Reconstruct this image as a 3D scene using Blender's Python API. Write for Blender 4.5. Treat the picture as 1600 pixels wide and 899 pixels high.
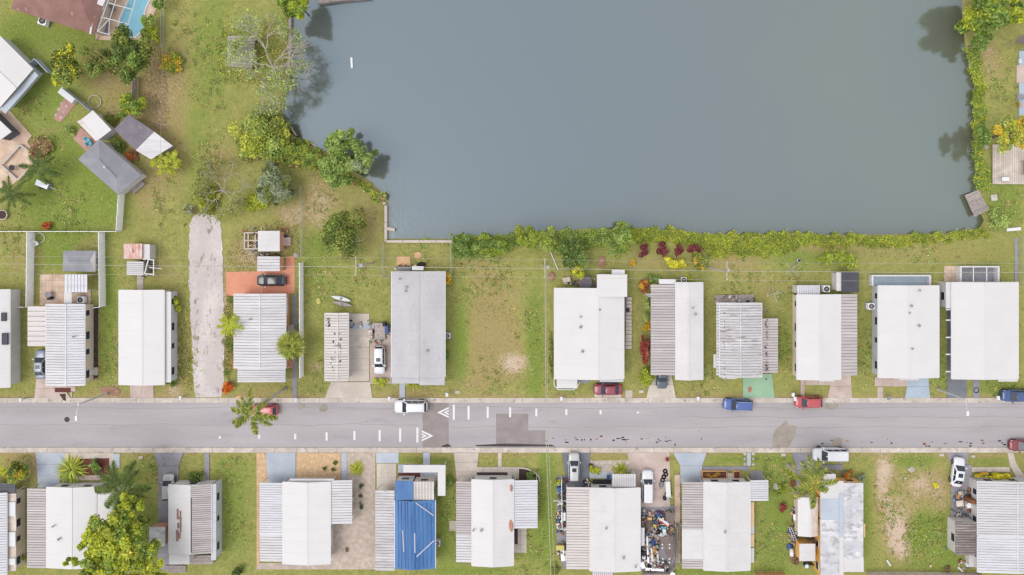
import bpy, math, random
import numpy as np
R = math.radians
for o in list(bpy.data.objects): bpy.data.objects.remove(o)
scene = bpy.context.scene
COL = scene.collection
# ---------------------------------------------------------------- camera, sky, sun, exposure
H, CX, CY, S = 106.7, 3.0, 8.45, 0.1        # drone height, point straight below it, metres per photo pixel on the ground
cd = bpy.data.cameras.new('drone_camera'); cam = bpy.data.objects.new('drone_camera', cd); COL.objects.link(cam)
cam.location = (CX, CY, H); cam.rotation_euler = (0, 0, 0)
cd.sensor_fit = 'HORIZONTAL'; cd.sensor_width = 36.0; cd.lens = 36.0 * H / 160.0
cd.shift_x = -30.0 / 1600; cd.shift_y = -84.5 / 1600; cd.clip_start = 1; cd.clip_end = 3000
scene.camera = cam
SUN_EL, SUN_AZ = 60, 250                    # soft sun behind thin cloud, azimuth clockwise from +Y
world = bpy.data.worlds.new('World'); scene.world = world; world.use_nodes = True
wn = world.node_tree; wn.nodes.clear()
sky = wn.nodes.new('ShaderNodeTexSky'); sky.sky_type = 'NISHITA'; sky.sun_disc = False
sky.sun_elevation = R(SUN_EL); sky.sun_rotation = R(SUN_AZ); sky.air_density = 1.0; sky.dust_density = 3.0; sky.ozone_density = 1.0
hs = wn.nodes.new('ShaderNodeHueSaturation'); hs.inputs['Saturation'].default_value = 0.3; hs.inputs['Value'].default_value = 1.0
mixc = wn.nodes.new('ShaderNodeMix'); mixc.data_type = 'RGBA'; mixc.inputs['Factor'].default_value = 0.55
mixc.inputs[7].default_value = (6.3, 6.32, 6.5, 1)     # even cloud cover
bg = wn.nodes.new('ShaderNodeBackground'); bg.inputs['Strength'].default_value = 0.15
wo = wn.nodes.new('ShaderNodeOutputWorld')
wn.links.new(sky.outputs[0], hs.inputs['Color']); wn.links.new(hs.outputs[0], mixc.inputs[6])
wn.links.new(mixc.outputs[2], bg.inputs['Color']); wn.links.new(bg.outputs[0], wo.inputs[0])
sl = bpy.data.lights.new('sun', 'SUN'); sl.energy = 0.8; sl.angle = R(35); sl.color = (1.0, 0.965, 0.91)
so = bpy.data.objects.new('sun', sl); COL.objects.link(so)
so.rotation_euler = (R(90 - SUN_EL), 0, R(180 - SUN_AZ)); so.location = (0, 0, 60)
vs = scene.view_settings; vs.view_transform = 'Standard'; vs.look = 'None'; vs.exposure = 0.64; vs.gamma = 1.0; vs.use_curve_mapping = False
scene.render.engine = 'CYCLES'; scene.cycles.filter_width = 1.4; scene.render.resolution_x = 1024; scene.render.resolution_y = 575

# ---------------------------------------------------------------- helpers
rng = np.random.default_rng(7); random.seed(7)
def W(px, py, z=0.0):
    k = (H - z) / H
    return (CX + (px - 830) * S * k, CY + (365 - py) * S * k)
def lin(c):
    return tuple((v / 255 / 12.92) if v <= 10 else ((v / 255 + 0.055) / 1.055) ** 2.4 for v in c)
def tag(o, label=None, cat=None, group=None, kind=None):
    if label: o['label'] = label
    if cat: o['category'] = cat
    if group: o['group'] = group
    if kind: o['kind'] = kind
    return o
ORG = {}
def thing(name, label, cat, loc=(0, 0, 0), rz=0.0, group=None):
    o = bpy.data.objects.new(name, None); COL.objects.link(o); o.empty_display_size = 0.3
    o.location = loc; o.rotation_euler = (0, 0, rz); tag(o, label, cat, group)
    ORG[o.name] = tuple(loc) if rz == 0 else (0, 0, 0)
    return o
def link(name, me, parent=None, loc=(0, 0, 0), rot=None, scale=None):
    o = bpy.data.objects.new(name, me); COL.objects.link(o)
    if parent is not None:
        o.parent = parent; ORG[o.name] = ORG.get(parent.name, (0, 0, 0))
    o.location = loc
    if rot is not None: o.rotation_euler = rot
    if scale is not None: o.scale = scale
    return o
class MB:
    def __init__(s): s.v = []; s.f = []; s.fm = []
    def box(s, x0, y0, z0, x1, y1, z1):
        b = len(s.v)
        s.v += [(x0,y0,z0),(x1,y0,z0),(x1,y1,z0),(x0,y1,z0),(x0,y0,z1),(x1,y0,z1),(x1,y1,z1),(x0,y1,z1)]
        s.f += [(b,b+3,b+2,b+1),(b+4,b+5,b+6,b+7),(b,b+1,b+5,b+4),(b+1,b+2,b+6,b+5),(b+2,b+3,b+7,b+6),(b+3,b,b+4,b+7)]
        return s
    def prism(s, pts, z0, z1):
        n = len(pts); a = sum(pts[i][0]*pts[(i+1)%n][1]-pts[(i+1)%n][0]*pts[i][1] for i in range(n))
        if a < 0: pts = pts[::-1]
        b = len(s.v)
        s.v += [(x,y,z0) for x,y in pts] + [(x,y,z1) for x,y in pts]
        s.f.append(tuple(range(b+n-1, b-1, -1))); s.f.append(tuple(range(b+n, b+2*n)))
        for i in range(n): j=(i+1)%n; s.f.append((b+i,b+j,b+n+j,b+n+i))
        return s
    def tube(s, p0, p1, r0, r1=None, n=6, cap=True):
        r1 = r0 if r1 is None else r1
        p0 = np.array(p0, float); p1 = np.array(p1, float); d = p1-p0; L = np.linalg.norm(d)
        if L < 1e-6: return s
        d /= L; a = np.array((0,0,1.0)) if abs(d[2]) < .9 else np.array((1.0,0,0))
        u = np.cross(d, a); u /= np.linalg.norm(u); w = np.cross(d, u); b = len(s.v)
        for p, r in ((p0,r0),(p1,r1)):
            for k in range(n):
                t = 2*math.pi*k/n; q = p + r*(math.cos(t)*u+math.sin(t)*w); s.v.append(tuple(q))
        for k in range(n): j=(k+1)%n; s.f.append((b+k,b+n+k,b+n+j,b+j))
        if cap: s.f.append(tuple(range(b,b+n))); s.f.append(tuple(range(b+2*n-1,b+n-1,-1)))
        return s
    def path(s, pts, r, n=6):
        for a, b in zip(pts[:-1], pts[1:]): s.tube(a, b, r, r, n)
        return s
    def disc(s, c, r, z0, z1, n=16, r1=None):
        r1 = r if r1 is None else r1
        return s.tube((c[0],c[1],z0),(c[0],c[1],z1), r, r1, n)
    def raw(s, v, f):
        b = len(s.v); s.v += [tuple(p) for p in v]; s.f += [tuple(b+i for i in q) for q in f]; return s
    def mesh(s, name, m, org=(0,0,0), smooth=False):
        me = bpy.data.meshes.new(name)
        me.from_pydata([(x-org[0],y-org[1],z-org[2]) for x,y,z in s.v], [], s.f); me.update()
        if m is not None: me.materials.append(M[m])
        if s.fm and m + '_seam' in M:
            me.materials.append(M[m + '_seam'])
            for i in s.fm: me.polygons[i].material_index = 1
        if smooth: me.polygons.foreach_set('use_smooth', [True]*len(me.polygons))
        return me
    def build(s, name, m, parent=None, smooth=False, local=False):
        org = (0,0,0) if (parent is None or local) else ORG.get(parent.name, (0,0,0))
        return link(name, s.mesh(name, m, org, smooth), parent)
    def top(s, name, m, label, cat, group=None, smooth=False):
        xs=[p[0] for p in s.v]; ys=[p[1] for p in s.v]; zs=[p[2] for p in s.v]
        org=((min(xs)+max(xs))/2,(min(ys)+max(ys))/2,min(zs))
        o = link(name, s.mesh(name, m, org, smooth), None, org); ORG[o.name]=org
        return tag(o, label, cat, group)
_cube = {}
def piece(name, m, parent, x0, y0, z0, x1, y1, z1, rz=0):       # one box-shaped piece, its mesh shared per material
    if m not in _cube:
        b = MB(); e=.5; c=.47     # slightly chamfered unit block
        v=[(-e,-e,-e),(e,-e,-e),(e,e,-e),(-e,e,-e),(-e,-e,c),(e,-e,c),(e,e,c),(-e,e,c),(-c,-c,e),(c,-c,e),(c,c,e),(-c,c,e)]
        f=[(0,3,2,1),(8,9,10,11)]
        for i in range(4): j=(i+1)%4; f += [(i,j,4+j,4+i),(4+i,4+j,8+j,8+i)]
        b.raw(v,f); _cube[m] = b.mesh(m+'_block', m)
    g = ORG.get(parent.name,(0,0,0)) if parent is not None else (0,0,0)
    return link(name, _cube[m], parent, ((x0+x1)/2-g[0],(y0+y1)/2-g[1],(z0+z1)/2-g[2]), (0,0,rz), (abs(x1-x0),abs(y1-y0),abs(z1-z0)))
def ppiece(name, m, parent, px0, py0, px1, py1, z0, z1):          # the same, laid out from photo pixels at its top
    a=W(px0,py0,z1); b=W(px1,py1,z1)
    return piece(name, m, parent, min(a[0],b[0]),min(a[1],b[1]),z0,max(a[0],b[0]),max(a[1],b[1]),z1)
def pts(L, z=0): return [W(x,y,z) for x,y in L]

# ---------------------------------------------------------------- materials
M = {}
def mat(name, c, c2=None, rough=.7, sc=1.0, fine=12.0, amt=.6, stretch=(1,1,1), bump=0.0, metal=0.0, coat=0.0, spec=.3, spots=None, jit=0.0):
    """two-scale noise between two colours; optional third colour in blotches"""
    m = bpy.data.materials.new(name); m.use_nodes = True; nt = m.node_tree; N = nt.nodes; L = nt.links
    b = N['Principled BSDF']; b.inputs['Roughness'].default_value = rough; b.inputs['Metallic'].default_value = metal
    b.inputs['Specular IOR Level'].default_value = spec; b.inputs['Coat Weight'].default_value = coat
    c = lin(c); c2 = lin(c2) if c2 else tuple(v*.8 for v in c)
    geo = N.new('ShaderNodeNewGeometry'); mp = N.new('ShaderNodeMapping'); mp.inputs['Scale'].default_value = stretch
    L.new(geo.outputs['Position'], mp.inputs['Vector'])
    n1 = N.new('ShaderNodeTexNoise'); n1.inputs['Scale'].default_value = sc; n1.inputs['Detail'].default_value = 5
    n2 = N.new('ShaderNodeTexNoise'); n2.inputs['Scale'].default_value = fine; n2.inputs['Detail'].default_value = 3
    L.new(mp.outputs[0], n1.inputs['Vector']); L.new(mp.outputs[0], n2.inputs['Vector'])
    ad = N.new('ShaderNodeMath'); ad.operation='MULTIPLY_ADD'; ad.inputs[1].default_value=.6; L.new(n2.outputs[0], ad.inputs[0]); L.new(n1.outputs[0], ad.inputs[2])
    mr = N.new('ShaderNodeMapRange'); mr.inputs[1].default_value=.55; mr.inputs[2].default_value=1.05; mr.inputs[4].default_value=amt*1.6
    L.new(ad.outputs[0], mr.inputs[0])
    mx = N.new('ShaderNodeMix'); mx.data_type='RGBA'; mx.clamp_factor=True
    mx.inputs[6].default_value=(*c,1); mx.inputs[7].default_value=(*c2,1); L.new(mr.outputs[0], mx.inputs[0]); out = mx.outputs[2]
    if spots:
        sc3, lo, hi, c3 = spots
        n3 = N.new('ShaderNodeTexNoise'); n3.inputs['Scale'].default_value=sc3; n3.inputs['Detail'].default_value=6; n3.inputs['Roughness'].default_value=.65
        L.new(mp.outputs[0], n3.inputs['Vector'])
        r3 = N.new('ShaderNodeMapRange'); r3.inputs[1].default_value=lo; r3.inputs[2].default_value=hi; L.new(n3.outputs[0], r3.inputs[0])
        m3 = N.new('ShaderNodeMix'); m3.data_type='RGBA'; m3.inputs[7].default_value=(*lin(c3),1); L.new(r3.outputs[0], m3.inputs[0]); L.new(out, m3.inputs[6]); out=m3.outputs[2]
    if jit:
        oi = N.new('ShaderNodeObjectInfo'); r4 = N.new('ShaderNodeMapRange'); r4.inputs[3].default_value=1-jit; r4.inputs[4].default_value=1+jit; L.new(oi.outputs['Random'], r4.inputs[0])
        vm = N.new('ShaderNodeVectorMath'); vm.operation='SCALE'; L.new(out, vm.inputs[0]); L.new(r4.outputs[0], vm.inputs['Scale']); out = vm.outputs[0]
    L.new(out, b.inputs['Base Color'])
    if bump:
        bp = N.new('ShaderNodeBump'); bp.inputs['Strength'].default_value=bump; bp.inputs['Distance'].default_value=.05; L.new(n2.outputs[0], bp.inputs['Height']); L.new(bp.outputs[0], b.inputs['Normal'])
    M[name] = m; return m
mat('white_roof', (188,185,185), (178,175,175), .55, .35, 3, .6, spots=(.9,.63,.82,(160,157,157)))
mat('white_roof_clean', (190,187,187), (183,181,181), .5, .3, 3, .5, spots=(.5,.66,.85,(178,176,176)))
mat('grey_roof', (170,168,171), (157,155,158), .6, .5, 5, .7, stretch=(1,.35,1), spots=(.7,.62,.75,(146,146,150)))
mat('silver_rib', (192,190,193), (174,171,173), .5, .8, 6, .8, stretch=(.12,1.6,1), spots=(.9,.58,.78,(152,147,147)))
mat('white_rib', (192,191,196), (174,173,178), .5, .8, 6, .7, stretch=(.15,1.6,1), spots=(1.1,.6,.75,(168,164,166)))
mat('white_rib_dirty', (188,186,189), (164,161,162), .55, .9, 6, .9, stretch=(.2,1.4,1), spots=(1.6,.56,.68,(120,108,104)))
mat('brown_rib', (178,171,171), (158,150,149), .6, .7, 5, .9, stretch=(.1,1.8,1), spots=(.8,.58,.75,(128,118,116)))
mat('beige_rib', (192,186,183), (174,167,164), .6, .8, 5, .7, stretch=(.15,1.5,1))
mat('stained_rib', (160,150,148), (112,102,100), .65, .8, 5, 1.0, stretch=(.2,1.5,1), spots=(.7,.5,.66,(88,80,78)))
mat('mottled_roof', (196,195,198), (170,170,174), .7, .9, 7, 1.0, stretch=(.6,1,1), spots=(1.3,.5,.62,(150,148,150)))
mat('blue_grey_patch', (163,170,180), (152,160,170), .7, .6, 5, .6)
mat('rust_roof', (200,190,187), (184,140,128), .7, 1.2, 5, 1.0, stretch=(1.5,.6,1), spots=(1.1,.54,.64,(156,102,90)))
mat('shingle_grey', (136,136,142), (122,122,128), .85, .6, 14, .9, bump=.4)
mat('shingle_brown', (140,106,98), (118,88,82), .85, .5, 14, .9, bump=.4, spots=(.5,.6,.7,(172,140,120)))
mat('shingle_dark', (118,112,120), (102,96,104), .85, .8, 12, .9, bump=.3, spots=(.6,.58,.7,(140,130,134)))
mat('dark_roof', (72,70,78), (62,60,68), .8, 1, 10, .7)
mat('tarp_blue', (50,88,138), (66,106,152), .45, .5, 3, .9, stretch=(1.6,.25,1), spots=(.8,.62,.75,(98,140,172)))
mat('batten', (186,186,196), None, .6)
mat('white_wall', (192,189,187), (176,173,171), .7, .6, 5, .7)
mat('grey_wall', (178,180,184), (166,168,172), .7, .6, 5, .6)
mat('beige_wall', (205,190,175), (188,172,158), .7, .6, 5, .6)
mat('pink_wall', (196,148,130), (178,130,112), .7, .6, 5, .6)
mat('orange_wall', (214,166,96), (198,148,78), .7, .6, 5, .6)
mat('tan_wall', (206,176,140), (192,160,124), .7, .6, 5, .6)
mat('trim_white', (194,193,195), (182,181,183), .5, 1, 6, .5)
mat('trim_dark', (84,82,86), (70,68,72), .6)
mat('glass', (44,50,60), (36,42,52), .15, 1, 4, .5, spec=.35)
mat('door_brown', (130,86,60), (112,72,50), .6)
mat('screen', (88,88,94), (78,78,84), .8, 1, 10, .6)
mat('vent_metal', (150,148,148), (120,118,118), .5, 2, 9, .7, metal=.3)
mat('vinyl', (236,236,239), (224,224,228), .55, .5, 5, .7)
mat('concrete', (190,180,170), (168,158,148), .85, .35, 9, .9, bump=.15, spots=(.6,.6,.75,(146,134,124)), jit=.03)
mat('concrete_pink', (186,170,162), (168,150,142), .85, .4, 9, .9, bump=.15, spots=(.8,.6,.74,(140,122,114)), jit=.03)
mat('concrete_blue', (164,170,180), (150,156,166), .8, .4, 7, .7, spots=(.6,.6,.75,(140,142,148)), jit=.03)
mat('concrete_grey', (142,140,146), (122,120,126), .85, .4, 9, .9, spots=(.8,.6,.72,(110,106,110)), jit=.03)
mat('concrete_dark', (116,118,126), (100,102,110), .85, .4, 9, .9, spots=(.8,.6,.72,(92,92,98)), jit=.03)
mat('concrete_green', (138,166,140), (126,154,128), .8, .4, 7, .7, jit=.02)
mat('concrete_lightblue', (158,171,183), (146,158,170), .8, .4, 7, .7, spots=(.7,.62,.75,(170,172,172)), jit=.02)
mat('lane', (196,189,187), (172,163,160), .9, .3, 6, 1.0, bump=.2, stretch=(1,.4,1), spots=(.9,.57,.68,(126,112,106)))
mat('kerb', (192,183,174), (168,157,149), .85, .6, 9, 1.0, bump=.15, spots=(1.1,.56,.7,(128,116,110)), jit=.05)
mat('patio_orange', (196,138,112), (182,122,98), .8, .5, 8, .8, jit=.03)
mat('paver_pink', (176,140,128), (156,120,110), .85, .8, 9, .9, jit=.08)
mat('paver_tan', (196,176,156), (174,150,132), .85, .8, 9, .9, jit=.07, spots=(.6,.58,.7,(160,130,114)))
mat('stone', (186,180,172), (158,150,142), .85, 1.5, 9, .9, jit=.14)
mat('mulch', (116,66,56), (84,48,42), .95, 3, 16, 1.0, bump=.6)
mat('mulch_dark', (84,66,62), (60,48,46), .95, 3, 16, 1.0, bump=.6)
mat('gravel_tan', (200,172,136), (176,148,116), .95, 2, 20, 1.0, bump=.5)
mat('gravel_grey', (184,171,160), (162,147,136), .95, 1.4, 20, 1.0, bump=.5, spots=(.5,.56,.7,(186,172,158)))
mat('dirt', (160,130,108), (134,104,84), .95, 1.5, 14, 1.0, bump=.5)
mat('wood_grey', (166,156,150), (136,126,122), .8, 1.2, 9, .9, stretch=(3,3,1), jit=.12)
mat('wood_pale', (198,186,176), (172,160,150), .8, 1.2, 9, .9, jit=.1)
mat('wood_dark', (100,84,74), (78,64,56), .85, 1.2, 9, .9, jit=.1)
mat('wood_tan', (190,150,104), (166,126,84), .8, 1.2, 9, .8, jit=.1)
mat('pole_wood', (176,168,156), (150,142,130), .8, 2, 10, .8)
mat('galv', (190,192,194), (166,168,170), .45, 2, 8, .6, metal=.3)
mat('cable', (168,164,152), None, .6)
mat('cable_dark', (150,142,130), None, .6)
mat('fence_wire', (150,160,140), (130,138,120), .6)
mat('white_paint', (194,193,195), (200,198,198), .7, 2, 12, .8, spots=(2.5,.6,.7,(170,164,164)))
mat('patch_brown', (139,130,129), (127,118,117), .9, .6, 14, .9, bump=.2)
mat('patch_tan', (150,142,132), (132,124,116), .9, .8, 12, .9, bump=.2)
mat('tar', (74,68,68), (54,50,50), .8, 3, 12, .8)
mat('rust_stain', (170,118,96), (140,104,92), .9, 2, 12, .8)
mat('pool_water', (112,162,180), (104,154,174), .08, .4, 3, .7, spec=.5)
mat('plastic_white', (196,196,196), (200,200,200), .5)
mat('plastic_black', (38,38,42), (28,28,32), .6)
mat('plastic_grey', (130,130,136), (110,110,116), .6)
mat('plastic_blue', (58,86,132), (46,72,116), .5)
mat('plastic_teal', (96,176,194), (84,160,180), .5)
mat('plastic_red', (170,48,44), (150,40,36), .5)
mat('plastic_yellow', (186,178,104), (170,162,92), .5)
mat('plastic_green', (60,110,70), (50,96,60), .5)
mat('cloth_brown', (112,100,96), (98,86,82), .85, 1, 9, .7)
mat('cardboard', (196,160,124), (180,142,108), .8)
mat('tyre', (26,26,28), None, .8)
mat('rim', (150,150,154), None, .35, metal=.6)
mat('lamp_red', (150,24,24), None, .25)
mat('lamp_clear', (214,216,220), None, .15)
for nm, c in (('blue',(60,84,142)),('red',(164,62,66)),('darkred',(116,46,52)),('burgundy',(128,44,64)),('black',(30,32,38)),('white',(196,196,200)),('silver',(168,168,168)),('greyblue',(120,132,146)),('navy',(46,70,116)),('darkgrey',(70,78,88))):
    mat('paint_'+nm, c, tuple(int(v*.96) for v in c), .28, 1, 5, .5, coat=.7, spec=.5)
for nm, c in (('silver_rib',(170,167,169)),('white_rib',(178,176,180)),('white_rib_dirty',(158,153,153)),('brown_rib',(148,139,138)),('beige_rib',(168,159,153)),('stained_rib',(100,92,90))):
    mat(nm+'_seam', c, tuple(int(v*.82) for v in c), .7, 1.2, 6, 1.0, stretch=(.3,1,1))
def leaf_material(name, trans):
    m = bpy.data.materials.new(name); m.use_nodes = True; nt=m.node_tree; N=nt.nodes; L=nt.links
    b=N['Principled BSDF']; b.inputs['Roughness'].default_value=.55; b.inputs['Specular IOR Level'].default_value=.25
    at=N.new('ShaderNodeAttribute'); at.attribute_name='tint'
    tr=N.new('ShaderNodeBsdfTranslucent'); ms=N.new('ShaderNodeMixShader'); ms.inputs[0].default_value=trans
    L.new(at.outputs['Color'], b.inputs['Base Color']); L.new(at.outputs['Color'], tr.inputs['Color'])
    L.new(b.outputs[0], ms.inputs[1]); L.new(tr.outputs[0], ms.inputs[2]); L.new(ms.outputs[0], N['Material Output'].inputs[0]); M[name]=m
leaf_material('leaf', .4); leaf_material('twig', 0.0)
mat('bark', (120,108,96), (92,82,72), .9, 3, 14, .9, bump=.4)
mat('bark_pale', (176,168,160), (146,138,130), .9, 3, 14, .8, bump=.3)
# ---------------------------------------------------------------- ground, lake bed, water
LAKE = [(455,-400),(452,20),(452,76),(448,120),(440,165),(436,192),(456,213),(500,234),(540,262),(578,285),(598,306),(604,317),(605,375),(708,375),(722,371),(800,371),(868,362),(920,359),(985,361),(1060,361),(1100,367),(1300,369),(1480,367),(1535,358),(1543,345),(1530,320),(1529,260),(1526,180),(1527,130),(1514,80),(1508,20),(1512,-400)]
ROAD_T, ROAD_B = 629, 700
BLOBS = [ # px, py, rx, ry, dry, sand, lush
 (772,485,44,44,.56,.03,-.1),(785,545,48,40,.58,.08,-.1),(750,530,30,50,.28,0,0),(790,450,35,25,.3,0,0),(805,568,22,16,.5,.9,0),(760,590,40,25,.6,.2,0),(720,530,14,90,-.4,0,.6),(835,540,14,90,-.5,0,.8),
 (740,415,40,30,.5,.1,0),(640,405,60,15,.3,0,0),(880,560,14,60,.2,0,0),
 (245,190,22,75,.65,.35,0),(265,110,25,60,.6,.3,0),(215,150,35,40,.7,.2,0),(288,120,14,200,.3,.15,0),(335,60,34,140,-.1,0,.4),(305,240,24,110,-.1,0,.3),
 (275,230,18,60,.4,.1,0),(230,300,30,40,.7,.25,-.2),(350,240,40,25,.4,.1,0),(335,265,25,30,.6,.35,0),(455,335,25,22,.7,.5,0),(500,300,30,30,.8,.4,0),(505,340,22,30,.6,.4,0),(560,310,26,20,.3,.15,0),
 (580,350,18,40,.6,.25,0),(420,380,60,40,.4,.25,0),(390,400,35,22,.6,.4,0),
 (90,260,55,60,-.5,0,.9),(120,320,70,35,-.5,0,1.0),(60,140,50,40,-.3,0,.7),(120,60,60,20,.1,0,.5),(30,50,40,30,-.2,0,.7),(75,205,30,12,.6,.3,0),(160,125,30,20,.7,.35,0),(170,175,20,25,.5,.2,0),
 (90,390,40,25,-.2,0,.8),(30,400,22,35,.5,.2,0),(60,395,14,16,.5,.3,0),(130,385,22,14,.6,.35,0),(170,500,12,90,-.4,0,.8),(180,540,8,60,.5,.2,0),(25,560,14,50,0,0,.3),(150,610,24,10,.2,.1,.2),(170,612,20,12,.7,.6,0),(275,560,12,60,.8,.5,-.3),(265,610,22,10,.6,.4,0),
 (240,420,40,25,.4,.2,0),(270,480,12,50,.4,.2,0),(350,470,10,40,.8,.6,-.4),(355,540,10,50,.6,.5,0),(500,440,50,60,-.1,0,.3),(500,380,30,25,-.2,0,.4),(490,560,18,40,.2,0,.2),(495,575,12,10,.6,.6,0),(415,612,40,12,.5,.15,0),(490,610,24,12,.1,0,.2),(640,612,50,10,.5,.25,0),(720,605,20,12,.4,.3,0),
 (940,480,12,40,.2,0,0),(1000,480,12,100,.2,.05,0),(1085,612,50,12,.3,0,0),(1200,450,60,30,.35,.05,0),(1150,410,40,20,.6,.1,0),(1030,410,60,12,.5,.15,0),(1225,520,10,60,0,0,.4),(1245,400,60,22,-.1,0,.4),(1420,395,150,20,.45,.15,.2),(1270,385,50,8,.6,.3,0),(1560,400,30,30,.2,0,.4),
 (1352,520,12,70,.1,.05,.2),(1473,480,8,80,.2,0,.2),(1470,590,14,25,.1,.1,.4),(1560,605,40,12,-.2,0,.6),
 (1565,110,20,30,.4,.2,.2),(1545,90,14,40,.7,.4,0),(1560,290,40,40,0,0,.5),(1575,330,20,20,-.2,0,.6),
 (360,790,34,90,-.2,0,.5),(225,730,30,20,.1,0,.3),(30,725,28,20,.7,.2,-.2),(55,730,10,20,.6,.4,0),(30,840,8,60,0,0,.4),(230,840,30,60,-.2,0,.5),
 (690,760,16,90,.2,.05,.3),(855,770,12,120,-.5,0,.9),(700,830,14,60,-.2,0,.5),(830,850,20,40,-.1,0,.5),(660,715,60,8,0,0,.6),(950,712,40,8,.3,.1,.2),
 (1210,800,26,100,-.1,.05,.6),(1215,870,20,40,.2,.1,.3),(1165,715,60,8,-.2,0,.7),(1130,895,120,8,0,0,.6),
 (1378,755,12,40,.7,.62,-.3),(1398,828,18,34,.7,.7,-.3),(1385,730,14,18,.6,.5,-.2),(1410,850,14,26,.6,.7,-.2),(1420,790,44,66,.6,.36,-.1),(1440,755,22,20,.7,.4,-.2),(1470,770,14,40,.7,.35,-.2),(1440,860,45,40,.1,0,.6),(1425,715,40,18,-.3,0,.9),(1445,830,35,28,-.7,-.2,1.0),(1355,820,8,100,-.4,0,.5),(1480,850,20,40,-.4,0,.8),(1545,718,30,12,.2,.05,.5),
 (590,885,90,12,.2,.4,.2),(740,893,60,6,0,0,.6)]
def make_ground():
    xs = np.concatenate([[-600,-200],np.arange(-96,96.01,.45),[200,600]]); ys = np.concatenate([[-500,-150],np.arange(-56,56.01,.45),[150,500]])
    X,Y = np.meshgrid(xs,ys); nx,ny = len(xs),len(ys); X=X.ravel(); Y=Y.ravel()
    PX = 830+(X-CX)/S; PY = 365-(Y-CY)/S
    dmin = np.full(len(X),1e9); inside = np.zeros(len(X),bool); n=len(LAKE)
    for i in range(n):
        (x0,y0),(x1,y1)=LAKE[i],LAKE[(i+1)%n]; dx,dy=x1-x0,y1-y0
        t=np.clip(((PX-x0)*dx+(PY-y0)*dy)/(dx*dx+dy*dy),0,1); dmin=np.minimum(dmin,np.hypot(PX-x0-t*dx,PY-y0-t*dy))
        c=((y0>PY)!=(y1>PY)); xi=x0+(PY-y0)*dx/(dy if dy else 1e-9); inside ^= c&(PX<xi)
    sd=np.where(inside,-dmin,dmin)*S
    Z=np.clip(sd*.9-.35,-2.2,0)
    Z=np.where((sd>.39)&(np.abs(X)<300),np.clip(.03*np.sin(X*.31+Y*.17)+.03*np.sin(X*.13-Y*.43),-.03,.05)-.045,Z)
    rd=(PY>ROAD_T-3)&(PY<ROAD_B+3); Z=np.where(rd,-.2,Z)
    V=np.stack([X,Y,Z],1); i=np.arange(nx-1); j=np.arange(ny-1); a=(j[:,None]*nx+i[None,:]).ravel()
    F=np.stack([a,a+1,a+1+nx,a+nx],1)
    me=bpy.data.meshes.new('ground'); np_mesh(me,V,F)
    at={k:np.full(len(X),b) for k,b in (('dry',.14),('sand',0.0),('lush',.2))}
    for (bx,by,rx,ry,d,s_,l) in BLOBS:
        q=((PX-bx)/rx)**2+((PY-by)/ry)**2; g=np.exp(-q*.9)
        at['dry']+=d*g; at['sand']+=s_*g; at['lush']+=l*g
    at['dry']+=.7*np.exp(-(np.minimum(np.abs(PY-619),np.abs(PY-711))/3.5)**2)+.25*np.exp(-(np.abs(sd)/.9)**2); at['sand']+=.35*np.exp(-(np.minimum(np.abs(PY-620.5),np.abs(PY-709.5))/2.2)**2)
    for k,v in at.items(): me.attributes.new(k,'FLOAT','POINT').data.foreach_set('value',v.astype(np.float32))
    me.polygons.foreach_set('use_smooth',np.ones(len(F),bool)); me.materials.append(ground_material())
    o=link('ground',me); tag(o,kind='structure'); return o
def np_mesh(me,V,F,cols=None):
    k=F.shape[1]; me.vertices.add(len(V)); me.vertices.foreach_set('co',V.astype(np.float32).ravel())
    me.loops.add(F.size); me.loops.foreach_set('vertex_index',F.astype(np.int32).ravel())
    me.polygons.add(len(F)); me.polygons.foreach_set('loop_start',np.arange(0,F.size,k,dtype=np.int32)); me.polygons.foreach_set('loop_total',np.full(len(F),k,np.int32))
    me.update(calc_edges=True)
    if cols is not None:
        c=me.color_attributes.new('tint','FLOAT_COLOR','POINT'); c.data.foreach_set('color',np.concatenate([cols,np.ones((len(cols),1))],1).astype(np.float32).ravel())
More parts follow.
